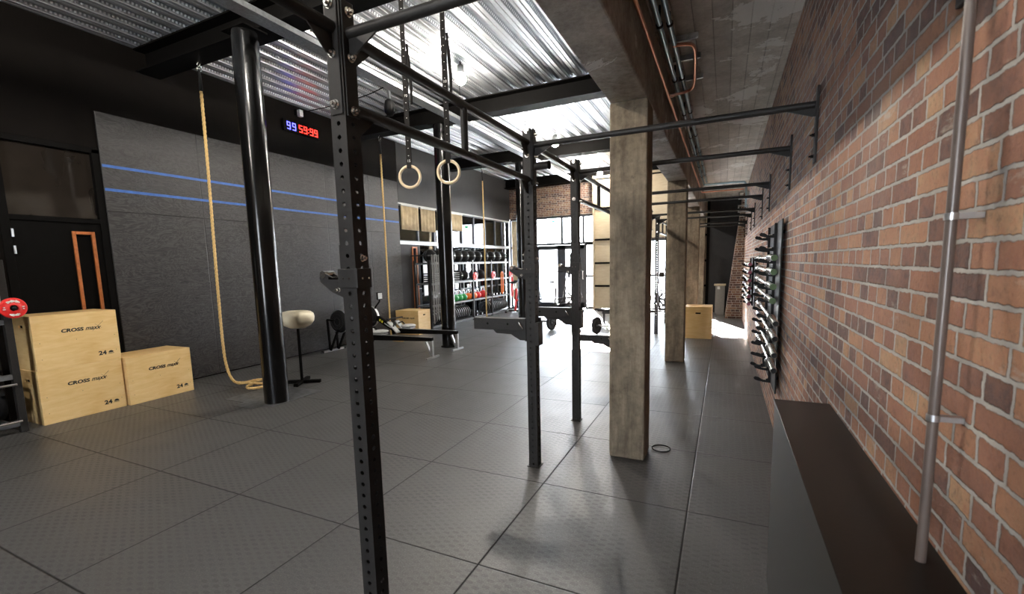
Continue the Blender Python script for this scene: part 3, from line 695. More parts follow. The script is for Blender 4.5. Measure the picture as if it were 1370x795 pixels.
# ------------------------------------------------------------------ gym rings
def ring_set(x, y, label, k):
    zc = 2.525; r_ = thing('gymnastic_ring', label, 'gymnastic ring', (x, y, zc), 0.38, 'wooden rings hanging from the near beam')
    MB().torus((0, 0, 0), .104, .0145, (0, 1, 0), 48, 14).build('ring', 'ring', r_)
    b = MB(); b.box((-.023, -.0175, .085), (.023, -.0155, 1.79)).box((-.023, .0155, .085), (.023, .0175, 1.2)); b.box((-.02, -.0175, .085), (.02, .0175, .088)).box((-.02, -.019, .10), (.02, .019, .14))
    b.tube([(.02 + .012, 0, 1.25), (.045, .0, 1.05), (.055, .005, .85), (.05, .01, .70)], [.012, .016, .014, .010]); b.box((-.022, -.03, 1.0), (.022, .02, 1.05))
    b.build('strap', 'strap', r_)
    b = MB()
    for j in range(22): b.box((-.004, -.0195, .20 + j * .072), (.006, -.0174, .204 + j * .072))
    b.build('marking', 'white', r_)
    for j, s_ in enumerate(('15', '10')): text(s_, .035, 'white', r_, (-.016, -.0185, .14 + k * .05 + j * .62), (PI / 2, 0, 0), ext=.0003)
ring_set(-1.72, 1.86, 'left of the two hanging wooden gymnastic rings', 0)
ring_set(-1.26, 1.86, 'right of the two hanging wooden gymnastic rings, in front of the far round column', 1)

# ------------------------------------------------------------------ climbing ropes
def rope_pts(path, step=.012):
    out = [Vector(path[0])]
    for a, b_ in zip(path[:-1], path[1:]):
        a, b_ = Vector(a), Vector(b_); n_ = max(1, int((b_ - a).length / step)); out += [a.lerp(b_, i / n_) for i in range(1, n_ + 1)]
    return out
def smooth_path(P_, it=3):
    P_ = [Vector(p) for p in P_]
    for _ in range(it):
        Q = [P_[0]]
        for a, b_ in zip(P_[:-1], P_[1:]): Q += [a * .75 + b_ * .25, a * .25 + b_ * .75]
        Q.append(P_[-1]); P_ = Q
    return P_
def rope(name_lab, top, path, R_=.019, sheath=.35, step=.02):
    r_ = thing('climbing_rope', name_lab, 'rope', (0, 0, 0))
    pts = rope_pts(smooth_path(path), step); b = MB(); tw = .17
    L = [0.0]
    for a, b_ in zip(pts[:-1], pts[1:]): L.append(L[-1] + (b_ - a).length)
    for s_ in range(3):
        pp = []; px = None
        for i, p in enumerate(pts):
            d = (pts[min(i + 1, len(pts) - 1)] - pts[max(i - 1, 0)]).normalized()
            if px is None: x, y, _ = frame_from(d)
            else: x = (px - d * px.dot(d)).normalized(); y = d.cross(x)
            px = x; a = 2 * PI * (L[i] / tw + s_ / 3); pp.append(p + (x * math.cos(a) + y * math.sin(a)) * R_ * .5)
        b.tube(pp, R_ * .56, 7)
    b.build('twisted_rope', 'rope', r_)
    t0 = Vector(top); t1 = Vector(path[0])
    MB().cyl(t1 - Vector((0, 0, .03)), t1 + Vector((0, 0, sheath - .12)), R_ * 1.15, R_ * .9, n=12).build('sheath', 'rubber', r_)
    b = MB(); b.torus(t0 - Vector((0, 0, .05)), .03, .006, (0, 1, 0), 20, 8); b.torus(t0 - Vector((0, 0, .10)), .028, .006, (1, 0, 0), 20, 8); b.cyl(t0 - Vector((0, 0, .025)), t0, .008); b.build('shackle', 'zinc', r_)
hx, hy = -5.03, 1.95
rp = [(hx, hy, 3.98), (hx - .02, hy, 3.0), (hx - .06, hy, 2.0), (hx - .12, hy + .02, 1.0), (hx - .17, hy + .05, .5), (hx - .18, hy + .08, .25), (hx - .14, hy + .11, .07), (hx - .04, hy + .15, .025), (hx - .02, hy + .17, .025)]
for a in range(0, 9): rp.append((-4.93 + .115 * math.cos(2.6 - a * .55), 2.17 + .17 * math.sin(2.6 - a * .55), .03 + .006 * a))
for a in range(0, 10): rp.append((-4.60 + .12 * math.cos(2.4 - a * .6), 2.07 + .17 * math.sin(2.4 - a * .6), .035 + .003 * a))
rope('thick natural climbing rope left of the round column, its end coiled on the floor', (hx, hy, 4.33), rp)
rope('natural climbing rope hanging in front of the far plywood box', (-5.33, 5.72, 4.33), [(-5.33, 5.72, 3.98), (-5.33, 5.72, 2), (-5.33, 5.71, .4), (-5.33, 5.74, .05), (-5.25, 5.8, .03), (-5.1, 5.85, .025)], step=.03)
rope('natural climbing rope hanging in front of the wall ball rack', (-5.0, 9.52, 4.33), [(-5.0, 9.52, 3.98), (-5.0, 9.52, 2), (-5.0, 9.51, .35), (-5.0, 9.53, .05), (-4.93, 9.6, .03), (-4.8, 9.66, .025)], step=.04)

# ------------------------------------------------------------------ plywood jump boxes
def ply_box(label, loc, rz=0.0, size=(.508, .762, .60), logo=True, hole=True, front='x'):
    """base centre at loc, long side along local Y, logo on +X, hand holes on the ends"""
    r_ = thing('plyometric_box', label, 'jump box', loc, rz); a, c_, h = size; th = .018
    for sgn in (1, -1): MB().box((sgn * (a / 2 - th), -c_ / 2, 0), (sgn * a / 2, c_ / 2, h)).build('side_panel', 'birch', r_, bevel=.002)
    MB().box((-a / 2 + th, -c_ / 2, h - th), (a / 2 - th, c_ / 2, h)).build('top_panel', 'birch', r_, bevel=.0015)
    hz, hw2, hh = h * .80, .05, .016
    for sgn in (1, -1):
        y0, y1 = sorted((sgn * (c_ / 2 - th), sgn * c_ / 2 - sgn * .001)); b = MB()
        b.box((-a / 2 + th, y0, 0), (a / 2 - th, y1, hz - hh)).box((-a / 2 + th, y0, hz + hh), (a / 2 - th, y1, h - th)).box((-a / 2 + th, y0, hz - hh), (-hw2, y1, hz + hh)).box((hw2, y0, hz - hh), (a / 2 - th, y1, hz + hh))
        b.build('end_panel', 'birch', r_)
    for sgn in (1, -1): MB().box((-.09, sgn * (c_ / 2 - th - .003), hz - .05), (.09, sgn * (c_ / 2 - th - .001), hz + .05)).build('dark_inside_sheet', 'black', r_)  # black sheet painting in the shade inside the hand holes
    b = MB()
    for yy in (-.33, -.02, .34):
        for zz in (.12, .30) if yy != -.02 else (.30,): b.cyl((a / 2 - .001, yy, zz), (a / 2 + .0006, yy, zz), .0035, n=8)
    b.build('screw_hole', 'ink', r_)
    if logo:
        e = (PI / 2, 0, PI / 2); x = a / 2 + .0005
        text('CROSS', .052, 'ink', r_, (x, -.145, h * .655), e, .12, sx_=1.25, bold=.0024)
        text('maxx', .066, 'ink', r_, (x, .070, h * .655), e, .45, sx_=.95, bold=.0012)
        b = MB(); b.bar((x, .135, h * .625), (x, .245, h * .80), .0012, .006, (1, 0, 0)); b.bar((x, .165, h * .755), (x, .225, h * .665), .0012, .006, (1, 0, 0)); b.build('logo_stroke', 'ink', r_)
        text('24', .066, 'ink', r_, (x, .165, h * .13), e, .0, sx_=1.15, bold=.0024)
        b = MB(); b.prism([(-.028, 0), (.028, 0), (.028, .006), (-.028, .006)], (x, .285, h * .135), (0, 1, 0), (0, 0, 1), .001); b.prism([(-.02, .012), (.02, .012), (.026, .022), (.008, .036), (-.008, .036), (-.026, .022)], (x, .285, h * .135), (0, 1, 0), (0, 0, 1), .001)
        b.build('size_mark', 'ink', r_)
    return r_
ply_box('lower plywood jump box of the left stack, standing on the floor', (-5.755, .548, 0))
ply_box('upper plywood jump box stacked on another by the black door', (-5.755, .556, .601), .0)
ply_box('single plywood jump box right of the left stack', (-5.72, 1.325, 0), .03)
ply_box('plywood jump box behind the rowing machines', (-5.725, 7.05, 0), -PI / 2 + .02, size=(.50, .66, .58))
ply_box('plywood jump box beside the second concrete column', (.71, 8.34, 0), 0, size=(.52, .56, .66), logo=False)

# ------------------------------------------------------------------ chalk bowl stand
r_ = thing('chalk_stand', 'cream chalk bowl on a black stand beside the round column', 'chalk stand', (-4.30, 2.52, 0))
b = MB(); b.lathe([(.0, .0), (.10, .005), (.17, .04), (.215, .10), (.225, .16), (.215, .205), (.18, .235), (.14, .245), (.125, .235), (.17, .19), (.16, .12), (.08, .06), (.0, .05)], (0, 0, .80), n=36)
for i in range(len(b.v)): b.v[i] = (b.v[i][0] * 1.12, b.v[i][1] * .95, b.v[i][2])
b.build('bowl', 'chalkbowl', r_)
MB().cyl((0, 0, .04), (0, 0, .81), .02).build('pole', 'black', r_)
b = MB(); b.box((-.03, -.24, 0), (.03, .24, .045)).box((-.26, -.03, 0), (.26, .03, .045)); o = b.build('cross_foot', 'black', r_, bevel=.006); o.rotation_euler = (0, 0, .5)

# ------------------------------------------------------------------ rowing machines, front at local -X end
def rower(label, loc):
    r_ = thing('rowing_machine', label, 'rowing machine', loc)
    b = MB(); b.bar((0, -.30, .02), (0, .30, .02), .035, .035); ff = b.build('front_foot', 'alu', r_, bevel=.004)
    b = MB(); b.bar((0, -.30, .02), (0, -.26, .02), .042, .042).bar((0, .26, .02), (0, .30, .02), .042, .042); b.build('end_cap', 'rubber', ff)
    for s_ in (-1, 1):
        MB().bar((.02, s_ * .10, .03), (-.01, s_ * .10, .64), .03, .035).bar((.03, s_ * .10, .03), (.26, s_ * .10, .45), .03, .035).bar((-.01, s_ * .10, .64), (.16, s_ * .09, .62), .03, .03).build('front_leg', 'black', r_)
    b = MB(); b.lathe([(.0, -.075), (.16, -.075), (.205, -.055), (.225, 0), (.205, .055), (.16, .075), (.0, .075)], (.22, 0, .60), (0, 1, 0), 32); fh = b.build('flywheel_housing', 'rubber', r_)
    b = MB()
    for k in range(20):
        a = 2 * PI * k / 20
        b.bar((.22 + .07 * math.cos(a), -.077, .60 + .07 * math.sin(a)), (.22 + .15 * math.cos(a), -.077, .60 + .15 * math.sin(a)), .004, .006, (0, 1, 0))
    b.torus((.22, -.077, .60), .07, .004, (0, 1, 0), 24, 6); b.torus((.22, -.077, .60), .15, .004, (0, 1, 0), 24, 6)
    b.build('vent_grille', 'steel', fh)
    b = MB(); b.lathe([(.227, -.03), (.232, 0), (.227, .03)], (.22, 0, .60), (0, 1, 0), 32); b.build('housing_rim', 'alu', fh)
    b = MB(); b.bar((.34, 0, .62), (.90, 0, .33), .075, .10); ch = b.build('chain_housing', 'black', r_, bevel=.01)
    b = MB()
    for s_ in (-1, 1):
        for k in range(2): b.bar((.50 + k * .055, s_ * .0385, .545 - k * .03), (.535 + k * .055, s_ * .0385, .526 - k * .03), .003, .045)
    b.build('yellow_mark', 'yellow', ch)
    b = MB()
    for s_ in (-1, 1): b.bar((.63, s_ * .0385, .475), (.80, s_ * .0385, .384), .003, .02)
    b.build('white_mark', 'plastic_grey', ch)
    b = MB(); b.tube([(.34, 0, .70), (.38, 0, .80), (.50, 0, .92), (.51, 0, .99)], .016); b.build('monitor_arm', 'black', r_)
    b = MB(); b.box((.49, -.075, .96), (.525, .075, 1.12)); mo = b.build('monitor', 'rubber', r_, bevel=.012); MB().box((.5255, -.06, .98), (.5275, .06, 1.10)).build('screen', 'plastic_grey', mo)
    b = MB(); b.prism([(.80, .26), (2.38, .315), (2.38, .375), (.80, .375)], (0, .03, 0), (1, 0, 0), (0, 0, 1), .06); rl = b.build('rail', 'black', r_, bevel=.004)
    MB().bar((.84, 0, .376), (2.37, 0, .376), .045, .008).build('rail_strip', 'alu', rl)
    for s_ in (-1, 1):
        b = MB(); b.box((-.15, -.06, -.015), (.17, .06, .012), Matrix.Translation((.93, s_ * .12, .42)) @ Matrix.Rotation(.75, 4, 'Y')); b.build('footrest', 'plastic_grey', r_, bevel=.008)
        MB().tube([(.90, s_ * .07, .47), (.97, s_ * .12, .50), (.98, s_ * .18, .44)], .014).build('foot_strap', 'rubber', r_)
    b = MB(); b.sphere((1.22, 0, .44), .17, 20, 10, (.85, .95, .20)); b.box((1.12, -.09, .385), (1.32, .09, .415)); b.build('seat', 'plastic_grey', r_)
    MB().cyl((.88, -.24, .58), (.88, .24, .58), .016).build('handle', 'rubber', r_)
    b = MB(); b.bar((2.36, 0, .0), (2.36, 0, .32), .05, .05, (1, 0, 0)).bar((2.24, 0, .29), (2.35, 0, .04), .05, .03); b.build('rear_leg', 'alu', r_)
    b = MB(); b.bar((2.37, -.19, .02), (2.37, .19, .02), .035, .035); b.build('rear_foot', 'alu', r_, bevel=.003)
rower('rowing machine nearer the camera, flywheel against the plywood wall', (-5.83, 4.58, 0))
rower('rowing machine farther from the camera, in front of the plywood box', (-5.83, 5.42, 0))

# ------------------------------------------------------------------ storage racks
def storage_rack(label, loc, posts, y0, y1, shelves, depth=.45, h=1.78, peg=True):
    r_ = thing('storage_rack', label, 'storage rack', loc)
    for y in posts:
        for x in (0, -depth):
            MB().box((x - .03, y - .03, 0), (x + .03, y + .03, h if x else h)).build('post', 'steel', r_, bevel=.003)
    for z in shelves:
        b = MB(); b.box((-.03, y0, z - .03), (.02, y1, z + .02)).box((-depth - .02, y0, z - .03), (-depth + .03, y1, z + .02))
        for k in range(int((y1 - y0) / .25) + 1): b.box((-depth, y0 + k * .25 - .01, z - .02), (0, y0 + k * .25 + .01, z + .012))
        b.build('shelf', 'shelf_grey', r_)
    return r_
RX = -5.60
storage_rack('long steel storage rack along the windows, loaded with balls and weights', (RX, 0, 0), (7.65, 8.70, 9.83, 11.02, 12.34), 7.65, 12.36, (1.70, 1.17, .60, .06))
bys = [8.95, 9.33, 9.70, 10.09, 10.50, 10.92, 11.40, 11.85, 12.24]
blx = ['black wall ball on the top rack shelf, ' + s_ for s_ in ('right against the far round column', 'second right of the round column', 'third right of the round column', 'fourth right of the round column', 'fifth right of the round column', 'sixth right of the round column', 'behind the far climbing rope', 'just past the far climbing rope', 'last at the far end')]
def ballmesh(r=.175):
    b = MB(); b.sphere((0, 0, r), r, 24, 14); return b
bm = None
for i, y in enumerate([8.0, 8.42] + bys):
    lb = ['black wall ball on the top shelf left of the round column, end one', 'black wall ball on the top shelf left of the round column, inner one'][i] if i < 2 else blx[i - 2]
    if bm is None:
        bm = thing('wall_ball', lb, 'medicine ball', (RX - .22, y, 1.72), 0, 'wall balls on the top shelf')
        ballmesh().build('ball', 'rubber', bm)
        b = MB(); b.torus((0, 0, .175), .1755, .0025, (1, 0, 0), 32, 6); b.torus((0, 0, .175), .1755, .0025, (0, 0, 1), 32, 6); b.build('seam', 'grey_mid', bm)
        b = MB(); b.box((.172, -.04, .17), (.178, .04, .18)).box((.165, -.03, .195), (.175, .03, .205)); b.build('print', 'white', bm)
    else: dup(bm, (RX - .22, y, 1.72), .0, lb)
# second shelf: slam balls and flat discs
for i, (y, lb) in enumerate(((9.33, 'black slam ball on the second shelf next to the stacked discs'), (9.64, 'black slam ball on the second shelf behind the first red disc'), (10.25, 'black slam ball on the second shelf just right of the first red disc'), (10.66, 'black slam ball on the second shelf midway between two red discs'))):
    if i == 0: sb_ = thing('slam_ball', lb, 'slam ball', (RX - .2, y, 1.19), 0, 'slam balls on the second shelf'); ballmesh(.15).build('ball', 'rubber', sb_); MB().box((.146, -.03, .14), (.151, .03, .16)).build('print', 'white', sb_)
    else: dup(sb_, (RX - .2, y, 1.19), .3 * i, lb)
def disc(b, r, th, ax=(0, 0, 1), hub=.055, org=(0, 0, 0)):
    b.lathe([(.026, 0), (hub, 0), (hub + .005, .004), (r * .72, .004), (r * .78, 0), (r - .006, 0), (r, .006), (r, th - .006), (r - .006, th), (r * .78, th), (r * .72, th - .004), (hub + .005, th - .004), (hub, th), (.026, th), (.026, 0)], org, ax, 28)
names_ = ['bottom', 'second', 'third', 'fourth', 'topmost']
fd = None
for st, (y, w_) in enumerate(((8.05, 'left of the far round column'), (8.98, 'right of the far round column'))):
    for k in range(5):
        lb = 'flat grey-edged pad, %s of the stack %s' % (names_[k], w_)
        if fd is None:
            fd = thing('stacked_pad', lb, 'pad', (RX - .2, y, 1.19), 0, 'flat pads stacked on the second shelf')
            MB().box((-.17, -.16, 0), (.17, .16, .03)).build('pad', 'rubber', fd, bevel=.01); MB().box((.171, -.155, .006), (.173, .155, .016)).build('edge_strip', 'plastic_grey', fd)
        else: dup(fd, (RX - .2, y, 1.19 + k * .056), 0, lb)
# red discs on the post fronts
def red_disc(label, loc, r=.125):
    r_ = thing('red_disc', label, 'weight disc', loc)
    b = MB(); b.lathe([(.032, .0), (.05, .0), (.055, .008), (r - .02, .012), (r - .008, .01), (r, .018), (r, .04), (r - .01, .05), (.03, .05), (.03, 0)], (.0, 0, 0), (-1, 0, 0), 36); b.build('disc', 'red', r_)
    b = MB()
    for base, n_, st_ in ((PI / 2, 9, .16), (-PI / 2, 7, .16), (.0, 2, .3), (PI, 2, .3)):
        for k in range(n_):
            a = base + (k - (n_ - 1) / 2) * st_; q_ = r * .68
            m = Matrix.Translation((0, q_ * math.cos(a), q_ * math.sin(a))) @ Matrix.Rotation(a - PI / 2, 4, 'X')
            hh = .006 + .003 * (k % 3); b.box((-.010, -.0045, -hh), (-.0085 + .011, .0045, hh), m)
    b.build('white_print', 'white', r_)
    MB().lathe([(.0, -.012), (.016, -.012), (.018, 0), (.018, .09), (.0, .09)], (0.0, 0, 0), (-1, 0, 0), 20).build('peg', 'rubber', r_)
    return r_
red_disc('red weight disc on the rack post beside the left plywood stack', (-5.36, .03, 1.31), .105)
for y, lb in ((9.83, 'red disc on the rack post nearest the far round column'), (11.02, 'red disc on the middle rack post beside the climbing rope'), (12.34, 'red disc on the end post of the window rack')): red_disc(lb, (RX + .12, y, 1.30), .12)
# kettlebells
def kettlebell(mat, label, loc, s_=1.0, group='kettlebells on the third shelf'):
    r_ = thing('kettlebell', label, 'kettlebell', loc, 0, group)
    b = MB(); b.lathe([(0, 0), (.07, 0), (.085, .01), (.105, .05), (.112, .09), (.10, .135), (.07, .17), (.035, .185), (0, .19)], n=24)
    for v_ in range(len(b.v)): b.v[v_] = tuple(c_ * s_ for c_ in b.v[v_])
    b.build('bell', mat, r_)
    b = MB(); b.tube([Vector(p) * s_ for p in smooth_path([(0, -.055, .16), (0, -.075, .20), (0, -.07, .26), (0, -.03, .285), (0, .03, .285), (0, .07, .26), (0, .075, .20), (0, .055, .16)], 2)], .017 * s_, 10); b.build('handle', 'chrome', r_)
    return r_
for y, m_, lb in ((9.03, 'green', 'green kettlebell nearest the far round column'), (9.265, 'green', 'green kettlebell, middle of the three green ones'), (9.505, 'green', 'green kettlebell next to the orange ones'), (9.77, 'orange', 'orange kettlebell left of the rack post'), (10.10, 'orange', 'orange kettlebell just right of the rack post'), (10.34, 'red', 'red kettlebell next to the orange one'), (10.70, 'red', 'large red kettlebell at the right of its row')):
    kettlebell(m_, lb, (RX - .14, y, .62), 1.0 if y < 10.6 else 1.15)
for y, lb in ((7.95, 'dark kettlebell at the left end of the third shelf'), (8.25, 'dark kettlebell third shelf, hidden side of the round column')): kettlebell('rubber', lb, (RX - .14, y, .62))
def dumbbell(label, loc, rz=0.0, group=None, s_=1.0):
    r_ = thing('dumbbell', label, 'dumbbell', loc, rz, group)
    for k in (-1, 1):
        b = MB(); b.cyl((0, k * .045, .05), (0, k * .12, .05), .05 * s_, .045 * s_, n=6); b.build('head', 'rubber', r_, bevel=.004); MB().cyl((0, k * .12, .05), (0, k * .122, .05), .03, n=12).build('end_face', 'alu', r_)
    MB().cyl((0, -.05, .05), (0, .05, .05), .015).build('grip', 'chrome', r_)
for i, y in enumerate((11.20, 11.42, 11.66, 11.90, 12.12)):
    dumbbell('hex dumbbell on the third shelf, ' + ['nearest the middle post', 'second from the middle post', 'third from the middle post', 'fourth from the middle post', 'at the far end'][i], (RX - .12, y, .62), PI / 2, 'dumbbells on the third shelf')
for i, (y, z, w_) in enumerate(((10.05, .08, 'bottom shelf by the first post, lower'), (10.05, .18, 'bottom shelf by the first post, on top'), (10.36, .08, 'bottom shelf, middle of the group'), (10.62, .08, 'bottom shelf, beside the bumper plates'))):
    dumbbell('hex dumbbell on the ' + w_, (RX - .12, y, z), PI / 2, 'dumbbells on the bottom shelf')
# bumper plates standing on the bottom shelf
pm = None
ordn = ['first', 'second', 'third', 'fourth', 'fifth', 'sixth', 'seventh', 'eighth', 'ninth', 'tenth', 'eleventh', 'twelfth', 'thirteenth', 'fourteenth']
def plates(ys, r, wh, th):
    global pm
    src = None
    for i, y in enumerate(ys):
        lb = 'black bumper plate, %s in the %s' % (ordn[i], wh)
        if src is None:
            src = thing('bumper_plate', lb, 'weight plate', (RX - .225, y, .085 + r), 0, 'bumper plates on the bottom shelf'); b = MB(); disc(b, r, th, (0, 1, 0)); b.build('rubber_disc', 'rubber', src)
            MB().torus((0, th * .5, 0), r, .005, (0, 1, 0), 28, 6).build('edge_glint', 'alu', src)  # thin bright ring painting in the glints along the plate rim
        else: dup(src, (RX - .225, y, .085 + r), None, lb)
plates([8.92 + i * .105 for i in range(8)], .185, 'row right of the far round column', .06)
plates([10.86 + i * .12 for i in range(12)], .19, 'row under the third-shelf dumbbells', .08)
plates([7.80 + i * .12 for i in range(5)], .185, 'row left of the far round column', .07)
# red and orange bands on the rack end
for i, (y, m_, z0, lb) in enumerate(((11.72, 'orange', .72, 'orange resistance band hanging from the second shelf'), (12.50, 'red', .55, 'red resistance band hanging at the rack end post'))):
    b = MB(); b.tube([(0, -.06, 0), (0, -.065, -.3), (0, -.06, -.62), (0, 0, -.68), (0, .06, -.62), (0, .065, -.3), (0, .06, 0), (0, 0, .04)], .022, 8, True)
    tag(b.build('resistance_band', m_, None, (RX + .05, y, z0 + .62)), lb, 'resistance band')
# grey bands / bars left of the round column
r_ = thing('band_rail', 'wall rail carrying the long grey bands left of the far round column', 'rail', (RX + .05, 7.56, 1.90)); MB().bar((0, -.05, 0), (0, .85, 0), .03, .03).build('rail', 'steel', r_); MB().bar((0, 0, 0), (-.54, 0, 0), .03, .03).build('bracket', 'steel', r_)
for i in range(6):
    y = 7.66 + i * .10; L_ = 1.72 - .05 * (i % 3)
    b = MB(); pts = [(.02, -.018, 0), (.03, -.022, -L_ * .5), (.02 + .02 * (i % 2), -.02, -L_), (.02, .0, -L_ - .03), (.02, .02, -L_), (.03, .022, -L_ * .5), (.02, .018, 0), (.02, 0, .03)]
    b.tube(smooth_path(pts + [pts[0]], 2)[:-1], .010, 6, True)
    tag(b.build('resistance_band', 'band_grey', None, (RX + .06, y, 1.89)), 'long grey resistance band, %s from the black door' % ordn[i], 'resistance band', 'grey bands hanging left of the far round column')
r_ = thing('wall_mirror', 'tall narrow pale mirror panel beside the second black door', 'mirror', (XL + .02, 8.05, .85)); MB().box((0, 0, 0), (.012, .16, 1.08)).build('panel', 'alu', r_); MB().box((-.005, -.02, -.02), (.006, .18, 1.10)).build('frame', 'frame', r_)

# near left rack with weights
r_ = storage_rack('steel storage rack at the left edge of the photo beside the stacked boxes', (-5.48, 0, 0), (.0, -1.3), -1.33, .03, (1.70, 1.17, .60, .10), h=1.80)
plates_y = [-.16, -.29, -.42, -.55]
src = None
for i, y in enumerate(plates_y):
    lb = 'black bumper plate on the left edge rack, %s from its post' % ordn[i]
    if src is None:
        src = thing('bumper_plate', lb, 'weight plate', (-5.70, y, .325), 0, 'bumper plates on the left edge rack'); b = MB(); disc(b, .195, .08, (0, 1, 0)); b.build('rubber_disc', 'rubber', src)
    else: dup(src, (-5.70, y, .325), None, lb)
for z, lb in ((.52, 'upper chrome peg bar on the left edge rack'), (.13, 'lower chrome peg bar on the left edge rack')):
    tag(MB().cyl((-5.42, -.9, 0), (-5.42, -.02, 0), .014).build('chrome_rail', 'chrome', None, (0, 0, z)), lb, 'rail')
b = MB(); b.box((-5.40, -.62, 1.35), (-5.385, -.05, 1.86)); tag(b.build('notice_board', 'plastic_grey'), 'grey speckled panel at the very left edge', 'panel')

# ------------------------------------------------------------------ wall barbell holders
def holder(label, y, z0, z1, slots, x=XR):
    r_ = thing('barbell_holder', label, 'barbell holder', (x - .028, y, 0))
    for z in (z0 + .1, (z0 + z1) / 2, z1 - .1): MB().cyl((0, 0, z), (.027, 0, z), .015).build('standoff', 'rubber', r_)
    MB().box((-.012, -.19, z0), (-.001, .19, z1)).build('back_plate', 'rubber', r_, bevel=.003)
    MB().box((-.034, .190, z0 + .01), (-.010, .210, z1 - .01)).build('spine', 'rubber', r_, bevel=.002)
    for z in slots:
        zb = z - .022
        MB().prism([(0, -.035), (0, .01), (-.036, .004), (-.050, -.004), (-.075, -.006), (-.098, .012), (-.13, .020), (-.145, .004), (-.135, -.012), (-.105, -.022), (-.06, -.030)], (-.010, .206, zb), (1, 0, 0), (0, 0, 1), .012).build('hook', 'rubber', r_, bevel=.001)
        MB().box((-.075, .186, z - .0265), (-.05, .214, z - .024)).build('pad', 'panel_wood', r_)
zs1 = [1.86, 1.74] + [1.625, 1.506, 1.381, 1.261, 1.11, 0.989, 0.858, 0.734] + [0.614, .50]
holder('near black barbell holder strip on the brick wall, above the ledge end', 2.67, .44, 1.95, zs1)
holder('black barbell holder strip carrying the far ends of the first barbells', 3.36, .44, 1.95, zs1)
def barbell(label, x, y, z, cap, n_=None, group=None, sl=.40, sr=.025):
    r_ = thing('barbell', label, 'barbell', (x, y, z), 0, group)   # origin at the near end
    MB().cyl((0, sl, 0), (0, sl + 1.25, 0), .014, n=12).build('shaft', 'chrome', r_)
    for a, d in ((0, 1), (2 * sl + 1.25, -1)):
        b = MB(); b.lathe([(.0, 0), (sr - .004, 0), (sr, .004), (sr, sl - .03), (.036, sl - .028), (.036, sl - .004), (.016, sl)], (0, a, 0), (0, d, 0), 20); b.build('sleeve', 'chrome', r_)
        b = MB(); b.cyl((0, a - d * .0015, 0), (0, a + d * .001, 0), sr * .82, n=20)
        if cap != 'rubber': b.cyl((0, a, 0), (0, a + d * .012, 0), sr + .001, n=20)
        b.build('end_cap', cap, r_)
    return r_
XB = XR - .09
for i, z in enumerate((1.625, 1.506, 1.381, 1.261)):
    barbell('chrome barbell with green end cap, %s in the near wall holder' % ['topmost', 'second from top', 'third from top', 'lowest green one'][i], XB, 2.42, z, 'endgreen', group='barbells in the near wall holder')
for i, z in enumerate((1.11, 0.989, 0.858, 0.734)):
    barbell('chrome barbell with plain dark end, %s of the plain ones in the near holder' % ['topmost', 'second', 'third', 'lowest'][i], XB, 2.08, z, 'rubber', group='barbells in the near wall holder')
zs2 = [1.536, 1.418, 1.30, 1.181, 1.062, .953]
holder('far black barbell holder strip on the brick wall, red-capped bars', 6.05, .86, 1.64, zs2)
holder('farthest barbell holder strip, behind the red-capped bars', 6.92, .86, 1.64, zs2)
for i, z in enumerate(zs2):
    barbell('chrome barbell with pink-red end cap, %s in the far wall holder' % ['topmost', 'second from top', 'third from top', 'third from bottom', 'second from bottom', 'lowest'][i], XR - .125, 5.6, z, 'endpink', group='barbells in the far wall holder')

# ------------------------------------------------------------------ barbell on the floor near the doors
r_ = thing('loaded_barbell', 'loaded barbell lying on the bright floor before the glass doors', 'barbell', (-2.62, 8.44, .2), math.atan2(-.34, 1.2))
MB().cyl((-.4, 0, 0), (1.65, 0, 0), .014, n=12).build('shaft', 'chrome', r_)
for x in (0, 1.25):
    b = MB(); disc(b, .20, .05, (1, 0, 0), .06, (x - .025, 0, 0)); b.build('weight_plate', 'rubber', r_)
    b = MB(); b.torus((x - .028, 0, 0), .15, .012, (1, 0, 0), 28, 8)
    for k in range(6): a = k * PI / 3; b.bar((x - .03, .06 * math.cos(a), .06 * math.sin(a)), (x - .03, .145 * math.cos(a), .145 * math.sin(a)), .01, .025, (1, 0, 0))
    b.build('plate_face', 'alu', r_)
for a, c_ in ((-.4, -.03), (1.28, 1.65)): MB().cyl((a, 0, 0), (c_, 0, 0), .025, n=16).build('sleeve', 'chrome', r_)
# flat bench
r_ = thing('weight_bench', 'low flat black bench half hidden left of the near concrete column', 'bench', (-1.75, 9.6, 0))
MB().box((0, -.14, .37), (1.2, .14, .43)).build('pad', 'rubber', r_, bevel=.015); MB().box((.1, -.03, .30), (1.1, .03, .37)).build('frame', 'steel', r_)
for x in (.12, 1.04): MB().box((x, -.22, 0), (x + .05, .22, .05)).box((x, -.03, .05), (x + .05, .03, .31)).build('leg', 'steel', r_)

